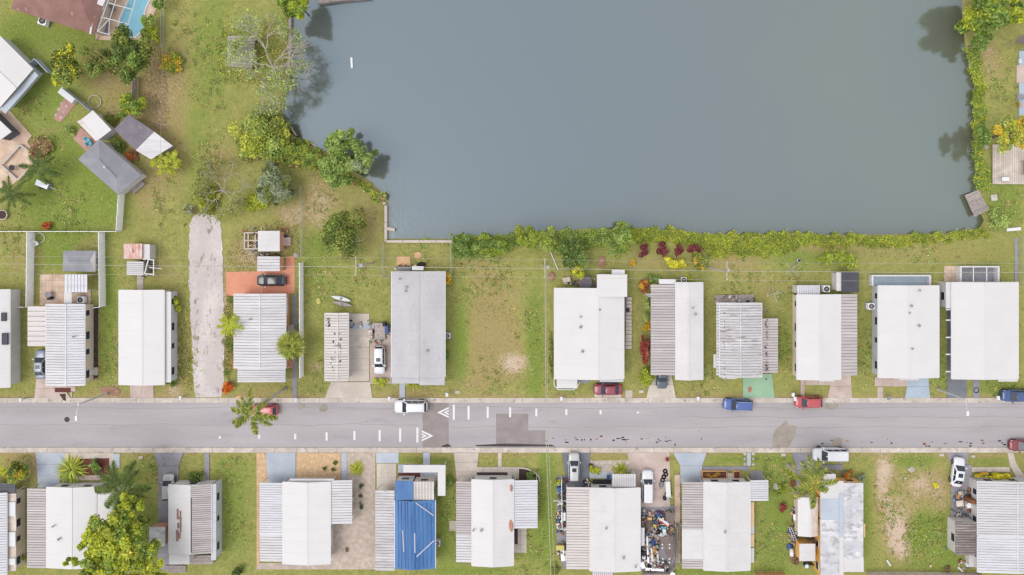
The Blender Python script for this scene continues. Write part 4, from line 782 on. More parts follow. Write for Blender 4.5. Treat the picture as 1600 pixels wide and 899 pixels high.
def lamp(label,px,py,z=6.9,dx=.1):
    a=W(px,py); t=thing('street_lamp',label,'street lamp',(a[0],a[1],0)); q=MB(); q.tube((0,0,0),(0,0,.5),.22,.2,10); q.tube((0,0,.5),(0,0,z),.15,.1,10); q.build('pole','galv',t,local=True)
    q=MB(); q.path([(0,0,z-.1),(dx*.3,-.7,z+.15),(dx,-1.7,z+.25)],.055,6); q.build('arm','galv',t,local=True)
    q=MB(); q.box(dx-.16,-2.3,z+.18,dx+.16,-1.6,z+.36); q.build('lamp_head','plastic_white',t,local=True)
lamp('street lamp beside the pink concrete driveway',168,615,6.9,-.1); lamp('street lamp beside the blue driveway',1465,608,6.9,.1)
def mailbox(label,px,py,c='plastic_white'):
    a=W(px,py); t=thing('mailbox',label,'mailbox',(a[0],a[1],0)); MB().box(-.06,-.06,0,.06,.06,1.0).build('post','wood_grey',t,local=True); q=MB(); q.box(-.22,-.3,1.002,.22,.3,1.2); q.tube((-.0,-.3,1.2),(0,.3,1.2),.2,None,10); q.build('box',c,t,local=True)
for px,py,l,c in ((41.5,622,'mailbox at the kerb beside the pink driveway','plastic_white'),(288,619,'mailbox at the kerb beside the lane mouth','plastic_white'),(467,622,'mailbox with dark face at the end of the long garden path','plastic_white'),(611,620,'mailbox before the path of the grey roofed home','plastic_white'),(1088,620,'mailbox on the lawn before the narrow white roof home','plastic_white'),(1235,614,'taller white mailbox beside the red car','plastic_white'),(1238,620.5,'small white mailbox in front of the taller one','plastic_white'),(1383,619,'dark mailbox beside the front path of the grey walled home','plastic_grey'),(1552,619,'mailbox beside the navy car','plastic_white'),(877,620,'white post box at the corner of the broad white home','plastic_white'),(700,614,'white post box at the vacant lot kerb','plastic_white')): mailbox(l,px,py,c)
def box_item(name,label,cat,px,py,w,d,hh,m,rz=0,lid=None,z=.0):
    a=W(px,py); t=thing(name,label,cat,(a[0],a[1],z),R(rz)); e=.06*min(w,d); q=MB(); q.raw([(-w/2,-d/2,0),(w/2,-d/2,0),(w/2,d/2,0),(-w/2,d/2,0),(-w/2,-d/2,hh-e),(w/2,-d/2,hh-e),(w/2,d/2,hh-e),(-w/2,d/2,hh-e),(-w/2+e,-d/2+e,hh),(w/2-e,-d/2+e,hh),(w/2-e,d/2-e,hh),(-w/2+e,d/2-e,hh)],[(3,2,1,0),(8,9,10,11)]+[(i,(i+1)%4,4+(i+1)%4,4+i) for i in range(4)]+[(4+i,4+(i+1)%4,8+(i+1)%4,8+i) for i in range(4)]); q.build('body',m,t,local=True)
    if lid: MB().box(-w/2-.03,-d/2-.03,hh+.003,w/2+.03,d/2+.03,hh+.06).build('lid',lid,t,local=True)
    return t
for px,py,l in ((1002,612,'square meter cover on the lawn beside the burgundy car'),(715,613,'square concrete cover on the vacant lot lawn'),(1224,711,'pale square cover on the lawn by the garden path'),(1471,711,'pale square cover on the weedy lot by the kerb'),(220,715,'small white cover on the lawn beside the narrow drive')): box_item('utility_cover',l,'cover',px,py,.7,.45,.08,'concrete')
# ---------------------------------------------------------------- vehicles
CARS={ # L, W, H, belt, (rear base, rear top, front top, front base), hood z
 'sedan':(4.55,1.78,1.45,.92,(-1.75,-1.05,.35,1.1),.84),'suv':(4.75,1.9,1.75,1.08,(-2.25,-2.0,.45,1.15),1.02),'hatch':(4.1,1.72,1.5,.95,(-1.9,-1.45,.45,1.15),.88),'pickup':(5.2,1.92,1.8,1.1,(-2.5,-2.3,.6,1.25),1.05),'van':(5.2,2.0,1.85,1.1,(-2.5,-2.3,.75,1.45),1.0)}
def car(label,px,py,head,kind,paint,scale=1.0,extra=()):
    L,Wd,Ht,zb,(rb,rt,ft,fb),zh=CARS[kind]; a=W(px,py,1.0); t=thing('parked_car',label,'car',(a[0],a[1],-.096 if 629<py<700 else .06),R(head),'vehicles parked along the street and drives')
    sx=[-.5,-.485,-.43,-.3,-.1,.1,.28,.4,.465,.492,.5]; ww=[.66,.8,.93,.99,1,1,.99,.95,.86,.74,.6]; tail=zb if kind!='sedan' else zb-.02
    zt=[tail-.22,tail-.08,tail,zb,zb,zb,(zb+zh)/2+.0,zh-.02,zh-.09,zh-.2,zh-.32]; v=[]; f=[]; hw=Wd/2
    for x,w,z in zip(sx,ww,zt):
        y=hw*w; v+= [(x*L,-y*.9,.22),(x*L,-y,.42),(x*L,-y*.985,z-.16),(x*L,-y*.9,z-.02),(x*L,-y*.5,z+.02),(x*L,0,z+.035),(x*L,y*.5,z+.02),(x*L,y*.9,z-.02),(x*L,y*.985,z-.16),(x*L,y,.42),(x*L,y*.9,.22)]
    n=11
    for i in range(len(sx)-1):
        for k in range(n-1): p=i*n+k; f.append((p,p+n,p+n+1,p+1))
        f.append((i*n+n-1,(i+1)*n+n-1,(i+1)*n,i*n))
    f.append(tuple(range(n))); f.append(tuple(range(len(sx)*n-1,len(sx)*n-n-1,-1)))
    q=MB(); q.raw(v,f); q.build('body','paint_'+paint,t,True,True)
    # cabin shell, domed roof
    wb,wt=hw*.88,hw*.70; cab=[]; q=MB(); rows=[(zb-.06,rb,fb,wb),(zb+(Ht-zb)*.55,rb+(rt-rb)*.52,fb+(ft-fb)*.55,wb+(wt-wb)*.5),(Ht-.06,rt-.03,ft+.05,wt+.02),(Ht,rt+.18,ft-.16,wt-.14)]
    for z,r,fr,w in rows: cab+=[(r,-w*.94,z),(r+.08*(fr-r),-w,z),(fr-.1*(fr-r),-w,z),(fr,-w*.9,z),(fr+.06,0,z),(fr,w*.9,z),(fr-.1*(fr-r),w,z),(r+.08*(fr-r),w,z),(r,w*.94,z),(r-.03,0,z)]
    ff=[]
    for i in range(3):
        for k in range(10): j=(k+1)%10; ff.append((i*10+k,i*10+j,(i+1)*10+j,(i+1)*10+k))
    ff.append(tuple(range(30,40))); q.raw(cab,ff); q.build('roof','paint_'+paint,t,True,True)
    def glass(name,P,off):
        P=[np.array(p) for p in P]; nrm=np.cross(P[1]-P[0],P[2]-P[0]); nrm/=np.linalg.norm(nrm)
        c=sum(P)/len(P)
        if np.dot(nrm,c-np.array((0,0,.6)))<0: nrm=-nrm
        up=[p+nrm*off for p in P]; dn=[p-nrm*.06 for p in P]; m=len(P); g=MB(); g.raw(up+dn,[tuple(range(m)),tuple(range(2*m-1,m-1,-1))]+[(k,(k+1)%m,m+(k+1)%m,m+k) for k in range(m)]); g.build(name,'glass',t,False,True)
    e=.07; lerp=lambda a,b,u:a+(b-a)*u
    def fw(u): return (lerp(fb,ft,u),lerp(wb*.88,wt*.88,u),lerp(zb-.0,Ht-.05,u))
    def rw(u): return (lerp(rb,rt,u),lerp(wb*.88,wt*.88,u),lerp(zb-.0,Ht-.05,u))
    x0,y0,z0=fw(.06); x1,y1,z1=fw(.97); glass('windscreen',[(x0+.02,-y0,z0),(x0+.02,y0,z0),(x1+.02,y1,z1),(x1+.02,-y1,z1)],.05)
    x0,y0,z0=rw(.12); x1,y1,z1=rw(.95); glass('rear_window',[(x0-.02,-y0*.93,z0),(x0-.02,y0*.93,z0),(x1-.02,y1*.93,z1),(x1-.02,-y1*.93,z1)],.035)
    for s in (-1,1):
        for (u0,u1) in (((.08,.46),(.5,.88)) if kind in('sedan','hatch') else ((.05,.32),(.35,.62),(.65,.92))):
            X=lambda u,h_: lerp(lerp(rb,fb,u),lerp(rt,ft,u),h_); yy=lambda h_: s*(lerp(wb,wt+.01,h_)+.0)
            glass('side_window',[(X(u0,.1),yy(.1),lerp(zb-.06,Ht-.06,.1)),(X(u1,.1),yy(.1),lerp(zb-.06,Ht-.06,.1)),(X(u1,.85),yy(.85),lerp(zb-.06,Ht-.06,.85)),(X(u0,.85),yy(.85),lerp(zb-.06,Ht-.06,.85))],.02)
        MB().box(fb-.35,s*hw-.0 if s>0 else -hw-.2,zb-.02,fb-.15,hw+.2 if s>0 else -hw,zb+.13).build('wing_mirror','paint_'+paint,t,local=True)
        q=MB(); q.raw([(L*.455,s*hw*.5,zh-.3),(L*.455,s*hw*.82,zh-.3),(L*.40,s*hw*.9,zh-.12),(L*.45,s*hw*.55,zh-.07),(L*.502,s*hw*.45,zh-.3),(L*.488,s*hw*.74,zh-.3),(L*.43,s*hw*.93,zh-.13),(L*.475,s*hw*.55,zh-.1)],[(0,1,2,3),(4,5,6,7),(0,1,5,4),(1,2,6,5),(2,3,7,6),(3,0,4,7)]); q.build('headlight','lamp_clear',t,local=True)
        MB().box(-L*.503,s*hw*.72-.14,zb-.36,-L*.46,s*hw*.72+.14,zb-.12).build('tail_light','lamp_red',t,local=True)
        for x in (-L*.31,L*.31):
            q=MB(); q.tube((x,s*(hw-.22),.33),(x,s*(hw+.012),.33),.33,None,16); wl=q.build('wheel','tyre',t,local=True); q=MB(); q.tube((x,s*(hw+.0),.33),(x,s*(hw+.022),.33),.2,None,10); q.build('rim','rim',wl,local=True)
    if 'sunroof' in extra: MB().box(ft-.95,-.36,Ht-.02,ft-.32,.36,Ht+.012).build('sunroof','glass',t,local=True)
    if 'rack' in extra:
        for s in (-1,1): q=MB(); q.tube((rt+.15,s*(wt-.02),Ht+.05),(ft-.15,s*(wt-.02),Ht+.05),.03,None,5); q.build('roof_rail','galv' if paint!='white' else 'plastic_black',t,local=True)
    if scale!=1: t.scale=(scale,)*3
    return t
car('grey blue sedan parked on the pink driveway beside beige carport',62,570,90,'sedan','greyblue',.98,('sunroof',)); car('black sedan parked on the orange patio',423,438.5,180,'sedan','black'); car('red car half hidden under the coconut palm',412,642,180,'hatch','red'); car('white sport utility vehicle on the parking pad by the grey roofed home',592.5,563,-90,'suv','white',.92,('sunroof',))
car('white roofed sport utility vehicle with dark sides at the road hump',641.5,636,180,'suv','white',1.08,('rack',)); car('burgundy sedan parked on the concrete pad by the kerb',950,609.5,180,'sedan','burgundy',.97); car('dark car poking out of the brown carport',1035,586,-90,'sedan','darkgrey',.98,('sunroof',)); car('blue car with roof rails parked on the street by the green drive',1154,633.5,177,'suv','blue',.95,('rack',))
car('bright red hatchback parked on the street',1264.5,629,180,'hatch','red',1.03); car('navy blue car parked at the eastern street edge',1590,619,180,'suv','navy',.98); car('dark red car at the eastern end of the south kerb',1603,697.5,180,'sedan','darkred',.98); car('long white van parked over the south kerb',1298,711,180,'van','white',1.02); car('silver sport utility vehicle with sunroof on the dark drive',897,731,90,'suv','silver',.92,('sunroof',))
car('big white pickup style vehicle on the pink drive beside the junk yard',1012,761,90,'pickup','white',.96); car('white sedan with sunroof on the drive beside the weedy lot',1498.5,739,82,'sedan','white',1.0,('sunroof',)); car('silver car half under the narrow home roof',262,763,90,'hatch','silver',1.0)
# ---------------------------------------------------------------- vegetation
LK=1.25
PAL={'palmleaf':((112,120,52),(78,94,42),(158,160,66)),'lime':((168,174,54),(134,150,52),(190,190,72)),'green':((120,144,72),(94,120,56),(148,164,92)),'dark':((90,106,54),(68,86,44),(114,124,66)),'olive':((126,134,62),(104,114,52),(150,152,78)),'yellow':((206,200,60),(178,178,58),(222,206,84)),'gold':((214,176,60),(190,150,50),(170,160,60)),'red':((126,64,68),(100,50,54),(146,90,84)),'crimson':((154,76,68),(116,54,50),(180,108,92)),'orange':((214,120,40),(220,150,50),(186,70,44)),'pinkgreen':((118,140,66),(150,126,86),(94,120,56)),'bank':((142,154,58),(116,134,52),(170,176,78)),'pale':((150,166,92),(126,146,76),(176,184,112)),'straw':((186,166,116),(160,140,96),(140,140,80)),'yellowgreen':((170,176,64),(140,154,58),(192,186,84)),'silver':((150,160,130),(126,138,108),(170,176,150)),'lawn':((132,128,76),(112,116,62),(150,142,90)),'litter':((190,166,146),(168,142,122),(150,128,104)),'brown':((140,110,84),(116,90,70),(160,126,96))}
def leafset(P,size,cols,up=.6,asp=.55,seed=1):
    r=np.random.default_rng(seed); n=len(P); nr=r.normal(size=(n,3)); nr/=np.linalg.norm(nr,axis=1)[:,None]; nr[:,2]=np.abs(nr[:,2]); nr+=np.array((0,0,up)); nr/=np.linalg.norm(nr,axis=1)[:,None]
    t=r.normal(size=(n,3)); t-=nr*(t*nr).sum(1)[:,None]; t/=np.linalg.norm(t,axis=1)[:,None]; b=np.cross(nr,t); s=size[:,None]
    V=np.empty((n,4,3)); V[:,0]=P-t*s; V[:,1]=P+b*s*asp-nr*s*.12; V[:,2]=P+t*s-nr*s*.3; V[:,3]=P-b*s*asp-nr*s*.12
    F=np.arange(4*n).reshape(n,4); return V.reshape(-1,3),F,np.repeat(cols,4,0)
def colours(n,pal,r,clump=None):
    p=np.array([lin(c) for c in PAL[pal]])*LK; k=r.choice(3,n,p=(.5,.3,.2)); c=p[k]
    if clump is not None: c=.65*c+.35*clump
    return np.clip(c*r.uniform(.58,1.38,(n,1)),0,1)
def crown_points(r,n,c,rad,clumps,lo=-.25,flatness=1.0,spread=.36):
    """clump centres over the upper crown, leaves on loose shells round each clump"""
    rad=np.array(rad); th=r.uniform(0,6.283,clumps)+np.arange(clumps)*2.4; rho=np.sqrt((np.arange(clumps)+.5)/clumps)*.84*r.uniform(.8,1.12,clumps)*(1+.2*np.sin(2*th+r.uniform(0,6))+.16*np.sin(3*th+r.uniform(0,6))); dome=np.sqrt(np.clip(1-rho**2,0,1))
    cc=np.stack([np.cos(th)*rho,np.sin(th)*rho,dome*.85-.25+r.normal(size=clumps)*.16],1)*rad; low=r.random(clumps)<.18; cc[low,2]-=rad[2]*.6
    cr=spread*r.uniform(.5,1.15,clumps); idx=r.integers(0,clumps,n); e=r.normal(size=(n,3)); e/=np.linalg.norm(e,axis=1)[:,None]; e[:,2]=np.where(e[:,2]<-.3,-e[:,2],e[:,2])
    P=cc[idx]+e*(r.uniform(.15,1,(n,1))**.45)*cr[idx][:,None]*np.minimum(rad,rad.mean()*1.3); P[:,2]*=flatness
    return np.array(c)+P,idx
def limbs(q,r,base,top,rad,n,r0):
    base=np.array(base,float); top=np.array(top,float); mid=base*.5+top*.5+np.array((r.uniform(-.1,.1),r.uniform(-.1,.1),0))*rad; q.tube(base,mid,r0,r0*.75,8); q.tube(mid,top,r0*.75,r0*.4,8)
    for i in range(n):
        a=6.283*i/n+r.uniform(-.3,.3); s=mid+(top-mid)*r.uniform(.0,.8); e=s+np.array((math.cos(a)*rad*.7,math.sin(a)*rad*.7,rad*r.uniform(.2,.5))); k=(s+e)/2+np.array((0,0,-.08*rad)); q.tube(s,k,r0*.4,r0*.25,5); q.tube(k,e,r0*.25,r0*.08,5)
SEED=[100]
def tree(label,px,py,rx,ry,zc,rz,pal,n,leaf=.26,clumps=24,name='leafy_tree',cat='tree',pals=None,trunk='bark',group=None,spread=.36,lo=-.25,asp=.55,lobes=()):
    SEED[0]+=1; r=np.random.default_rng(SEED[0]); a=W(px,py,zc); t=thing(name,label,cat,(a[0],a[1],0),0,group); rad=(rx*S*(H-zc)/H,ry*S*(H-zc)/H,rz)
    P,idx=crown_points(r,n,(0,0,zc),rad,clumps,lo,1.0,spread); P[:,2]=np.maximum(P[:,2],.05); pc=np.array([colours(1,(pals or (pal,))[i%len(pals or (pal,))],r)[0] for i in range(clumps)]); ps=pals or (pal,)
    for (lx,ly,lrx,lry,dz) in lobes:                      # some clumps form outlying lobes
        c2=W(lx,ly,zc+dz); k=max(4,int(clumps*lrx*lry/(rx*ry))); m_=int(n*lrx*lry/(rx*ry)); P2,i2=crown_points(r,m_,(c2[0]-a[0],c2[1]-a[1],zc+dz),(lrx*S,lry*S,rz*.6),k,lo,1.0,spread*1.2); P=np.concatenate([P,P2]); idx=np.concatenate([idx,i2%clumps])
    n=len(P)
    cols=np.empty((n,3)); sel=np.where(r.random(n)<.45,idx%len(ps),r.integers(0,len(ps),n))
    for k,pp in enumerate(ps): m=sel==k; cols[m]=colours(m.sum(),pp,r,pc[idx[m]])
    V,F,C=leafset(P,leaf*r.uniform(.6,1.3,n),cols,asp=asp,seed=SEED[0]); me=bpy.data.meshes.new('crown'); np_mesh(me,V,F,C); me.materials.append(M['leaf']); link('crown' if zc>1.6 else 'foliage',me,t)
    q=MB(); mr=min(rad[0],rad[1]); limbs(q,r,(0,0,-.05),(0,0,zc+rz*.2),mr,5,max(.04,min(.28,mr*.07))); q.build('trunk' if zc>1.6 else 'stem',trunk,t,local=True); return t
def shrub(label,px,py,rx,ry,hh,pal,n=None,leaf=.17,clumps=None,pals=None,cat='shrub',name='shrub',group=None):
    n=n or int(60+rx*ry*5.5); return tree(label,px,py,rx,ry,hh*.5,hh*.55,pal,n,leaf,clumps or max(9,int(rx*ry/9)),name,cat,pals,'bark',group,.45,-.1)
def frond_mesh(name,L,wd,k,pal,seed,droop=.55,leafl=None,gap=1.0):
    """feather frond along +X rising then drooping, with leaflets both sides"""
    r=np.random.default_rng(seed); V=[];F=[];C=[]; p=np.array([lin(c) for c in PAL[pal]])*LK
    path=lambda u: np.array((L*u*(1-.12*u*u),0,L*(.38*u-droop*1.15*u*u)))
    def add(q,col):
        b=len(V); V.extend(q); F.append((b,b+1,b+2,b+3)); C.extend([col]*4)
    for i in range(8):
        a=path(i/8);b=path((i+1)/8); w=.05*(1-i/9); add([a+(0,-w,0),b+(0,-w,0),b+(0,w,0),a+(0,w,0)],p[2]*.8)
    for i in range(k):
        u=.12+.88*i/(k-1); a=path(u); l=wd*math.sin(math.pi*min(1,u*.85+.12))**.6*r.uniform(.8,1.15)
        for s in (-1,1):
            d=np.array((.55+.35*u,s*1.0,-.35+r.uniform(-.2,.15))); d/=np.linalg.norm(d); e=a+d*l; w=.5*L/k*gap; col=p[r.choice(3,p=(.5,.3,.2))]*r.uniform(.75,1.25); add([a+(-w,0,0),a+(w,0,.02),e+(w*.35,0,-.05*l),e+(-w*.2,0,-.05*l)],col)
    me=bpy.data.meshes.new(name); np_mesh(me,np.array(V),np.array(F),np.array(C)); me.materials.append(M['leaf']); return me
def palm(label,base,crown,z,n,L,wd,pal,k=22,droop=.55,name='palm_tree',tr=.16,elev=(-.35,.5),trunk='bark_pale',part='frond',gap=1.0):
    a=W(*base); c=W(*crown,z); SEED[0]+=1; r=random.Random(SEED[0]); t=thing(name,label,'palm' if 'palm' in name else 'plant',(a[0],a[1],0)); dx,dy=c[0]-a[0],c[1]-a[1]; q=MB(); N=7
    for i in range(N):
        u,v=i/N,(i+1)/N; q.tube((dx*u*u,dy*u*u,z*u),(dx*v*v,dy*v*v,z*v),tr*(1.5-.6*u) if i==0 else tr*(1.1-.3*u),tr*(1.1-.3*v),8,i in (0,N-1))
    q.build('trunk',trunk,t,local=True); ms=[frond_mesh(part,L*s_,wd,k,pal,SEED[0]*10+j,droop*d_,gap=gap) for j,(s_,d_) in enumerate(((1,1),(.85,.7),(.92,1.25)))]
    for i in range(n): link(part,ms[i%3],t,(dx,dy,z),(0,-r.uniform(*elev),6.283*i/n*1.0+r.uniform(-.2,.2)+(.3 if i%2 else 0)))
    return t
def blades(label,px,py,rad,hh,n,pal,name='spiky_plant',cat='plant',w=.07,pals=None,curve=.5,zc=0.0,elong=(1,1)):
    """rosette of long narrow leaves"""
    SEED[0]+=1; r=np.random.default_rng(SEED[0]); a=W(px,py,hh*.6); t=thing(name,label,cat,(a[0],a[1],0)); V=[];F=[];C=[]; rm=rad*S; ps=pals or (pal,)
    for i in range(n):
        p=np.array([lin(c) for c in PAL[ps[i%len(ps)]]])*LK; az=r.uniform(0,6.283); el=r.uniform(.15,1.35); l=rm*r.uniform(.7,1.15); d=np.array((math.cos(az)*elong[0],math.sin(az)*elong[1],0)); sd=np.array((-math.sin(az),math.cos(az),0)); col=p[r.choice(3)]*r.uniform(.75,1.2); b=len(V); zz=max(hh,.1)
        o=d*r.uniform(0,.12)*rm
        for u,ww in ((0,.6),(.45,1),(1,.08)): q=o+d*l*math.cos(el)*u+d*l*.35*u*u+np.array((0,0,zc+zz*(math.sin(el)*u*1.25-curve*u*u*.8)+.05)); V+= [q+sd*w*ww,q-sd*w*ww]; C+=[col,col]
        F+=[(b,b+1,b+3,b+2),(b+2,b+3,b+5,b+4)]
    me=bpy.data.meshes.new('leaves'); np_mesh(me,np.array(V),np.array(F),np.array(C)); me.materials.append(M['leaf']); link('leaves',me,t)
    q=MB(); q.tube((0,0,-.05),(0,0,zc+hh*.35),max(.05,rm*.08),max(.03,rm*.06),7); q.build('stem','bark',t,local=True); return t
def bare_tree(label,base,crown,z,spreadpx,gen=5,pal='straw',nleaf=600,name='bare_tree',r0=.22,flat=.55,leaf=.16):
    SEED[0]+=1; r=random.Random(SEED[0]); a=W(*base); c=W(*crown,z); t=thing(name,label,'tree',(a[0],a[1],0)); q=MB(); tips=[]
    def grow(p,d,l,rad,g):
        e=p+d*l; k=(p+e)/2+np.array([r.uniform(-.12,.12)*l for _ in range(3)]); q.tube(p,k,rad,rad*.8,5,False); q.tube(k,e,rad*.8,rad*.62,5,False); tips.append(e)
        if g>0:
            for i in range(3 if g>1 else 2):
                nd=d+np.array((r.uniform(-.95,.95),r.uniform(-.95,.95),r.uniform(-.45,.45)*flat)); nd/=np.linalg.norm(nd); grow(e,nd,l*r.uniform(.6,.82),rad*.68,g-1)
    top=np.array((c[0]-a[0],c[1]-a[1],z*.55)); q.tube((0,0,-.05),top,r0,r0*.8,8); tips_l=spreadpx*S/2.3
    for i in range(6):
        an=6.283*i/6+r.uniform(-.3,.3); d=np.array((math.cos(an),math.sin(an),flat*r.uniform(.3,1.1))); d/=np.linalg.norm(d); grow(top,d,tips_l*r.uniform(.75,1.1),r0*.5,gen-1)
    q.build('trunk','bark_pale',t,local=True); rg=np.random.default_rng(SEED[0]); T=np.array(tips)[len(tips)//4:]
    if nleaf: P=T[rg.integers(0,len(T),nleaf)]+rg.normal(size=(nleaf,3))*.3; P[:,2]=np.maximum(P[:,2],.1); V,F,C=leafset(P,leaf*rg.uniform(.6,1.3,nleaf),colours(nleaf,pal,rg),seed=SEED[0]); me=bpy.data.meshes.new('crown'); np_mesh(me,V,F,C); me.materials.append(M['leaf']); link('crown',me,t)
    return t
def cover(name,label,cat,poly,n,hmin,hmax,pal,leaf=.16,pals=None,up=.6,asp=.5,lump=1.0):
    """uncountable ground cover filling a photo outline"""
    SEED[0]+=1; r=np.random.default_rng(SEED[0]); Q=np.array(poly,float); lo=Q.min(0); hi=Q.max(0); X=[]
    while len(X)<n:
        p=r.uniform(lo,hi,(n*2,2)); ins=np.zeros(len(p),bool)
        for i in range(len(Q)):
            (x0,y0),(x1,y1)=Q[i],Q[(i+1)%len(Q)]; c=(y0>p[:,1])!=(y1>p[:,1]); ins^=c&(p[:,0]<x0+(p[:,1]-y0)*(x1-x0)/((y1-y0) or 1e-9))
        X+=p[ins].tolist()
    p=np.array(X[:n])+r.normal(size=(n,2))*1.2; p[:,1]+=2.6*np.sin(p[:,0]*.11+np.sin(p[:,0]*.043)*3)+1.8*np.sin(p[:,0]*.31+1); p[:,0]+=2.0*np.sin(p[:,1]*.15)+1.5*np.sin(p[:,1]*.37+2); x=CX+(p[:,0]-830)*S; y=CY+(365-p[:,1])*S
    nz=.5+.25*np.sin(x*.9+1.3*np.sin(y*1.1))+.25*np.sin(y*1.7+x*.5+np.sin(x*2.1)); z=(hmin+(hmax-hmin)*(nz*lump+.5*(1-lump)))*r.uniform(.3,1.0,n); ps=pals or (pal,); k=(np.floor(nz*3.99+r.normal(size=n)*.5).astype(int))%len(ps); cols=np.empty((n,3))
    for i,pp in enumerate(ps): m=k==i; cols[m]=colours(m.sum(),pp,r)
    V,F,C=leafset(np.stack([x,y,z],1),leaf*r.uniform(.6,1.4,n),cols,up,asp,SEED[0]); me=bpy.data.meshes.new(name); np_mesh(me,V,F,C); me.materials.append(M['leaf']); o=link(name,me); tag(o,label,cat,kind='stuff'); return o
# lake banks
bank=[(985,358),(1010,356),(1060,358),(1100,364),(1200,365),(1300,367),(1400,367),(1480,365),(1535,360),(1548,362),(1545,372),(1480,377),(1400,384),(1330,383),(1250,387),(1225,400),(1110,400),(1098,388),(1090,380),(1000,380),(985,376)]
cover('bank_plants','bright yellow green leafy creeper along the southern lake bank','creeper',bank,30000,.03,.36,'bank',.115,('bank','yellowgreen','olive','bank'),lump=.25)
cover('bank_plants','green bank vegetation below the seawall east end','creeper',[(706,366),(760,368),(860,360),(985,360),(985,385),(940,388),(860,395),(830,372),(790,392),(760,405),(710,400)],11000,.1,.7,'green',.14,('green','bank','pale'),lump=.4)
cover('bank_plants','rough shore vegetation on the western lake bank','creeper',[(430,160),(437,195),(458,214),(500,236),(545,270),(600,307),(604,316),(585,312),(560,290),(520,268),(470,262),(420,250),(380,250),(370,215),(400,170)],17000,.1,.9,'olive',.18,('olive','yellowgreen','green','straw'))
cover('bank_plants','green plants along the eastern lake bank','creeper',[(1506,78),(1528,82),(1538,130),(1540,200),(1536,250),(1545,270),(1546,300),(1524,298),(1521,240),(1519,180),(1520,130)],5200,.03,.3,'green',.14,('green','bank','yellowgreen'),lump=.3)
cover('weeds','mound of lush weeds on the weedy vacant lot','weeds',blobpoly(1445,832,30,30,20,.5,4),900,.01,.1,'green',.12,('green','lawn','bank'))
cover('weeds','tufty yellow weeds west of the timber seawall','weeds',[(345,40),(445,30),(450,80),(440,130),(350,130),(338,80)],3000,.03,.3,'yellowgreen',.13,('yellowgreen','straw','green'))
cover('leaf_litter','dry leaf litter strip beside pool garden','leaves',[(232,60),(250,60),(262,140),(262,205),(244,205),(228,150)],2600,.0,.06,'litter',.1,('litter','litter','straw'))
cover('weeds','rough weeds along the lane edge','weeds',[(352,462),(366,462),(368,560),(354,600),(350,560)],2200,.02,.3,'straw',.13,('straw','olive','green')); cover('weeds','dry weeds between the white home and the lane','weeds',[(268,500),(296,480),(300,610),(276,600)],2200,.01,.18,'straw',.11,('straw','olive'))
cover('weeds','rubbish and weeds around the white shed','weeds',[(378,352),(470,350),(470,400),(442,398),(400,400),(402,424),(372,424),(350,400)],1500,.01,.12,'straw',.1,('straw','olive','litter'))
# scattered lawn tufts: too many to count
def tufts(n):
    r=np.random.default_rng(55); p=np.stack([r.uniform(0,1600,n*2),r.uniform(0,899,n*2)],1); ins=np.zeros(len(p),bool); Q=LAKE
    for i in range(len(Q)):
        (x0,y0),(x1,y1)=Q[i],Q[(i+1)%len(Q)]; c=(y0>p[:,1])!=(y1>p[:,1]); ins^=c&(p[:,0]<x0+(p[:,1]-y0)*(x1-x0)/((y1-y0) or 1e-9))
    p=p[~ins]; p=p[(p[:,1]<621)|(p[:,1]>708)]; cl=np.sin(p[:,0]*.05+np.sin(p[:,1]*.07)*2)+np.sin(p[:,1]*.06+p[:,0]*.021); p=p[cl>r.uniform(-1.6,1.6,len(p))][:n]; n=len(p)
    x=CX+(p[:,0]-830)*S; y=CY+(365-p[:,1])*S; k=r.integers(0,4,n); cols=np.empty((n,3))
    for i,pp in enumerate(('lawn','lawn','olive','lawn')): m=k==i; cols[m]=colours(m.sum(),pp,r)
    V,F,C=leafset(np.stack([x,y,r.uniform(0,.035,n)],1),r.uniform(.05,.13,n),cols,.4,.5,9); me=bpy.data.meshes.new('grass'); np_mesh(me,V,F,C); me.materials.append(M['leaf']); tag(link('grass',me),'short rough grass and weeds scattered over the lawns','grass',kind='stuff')
tufts(60000)
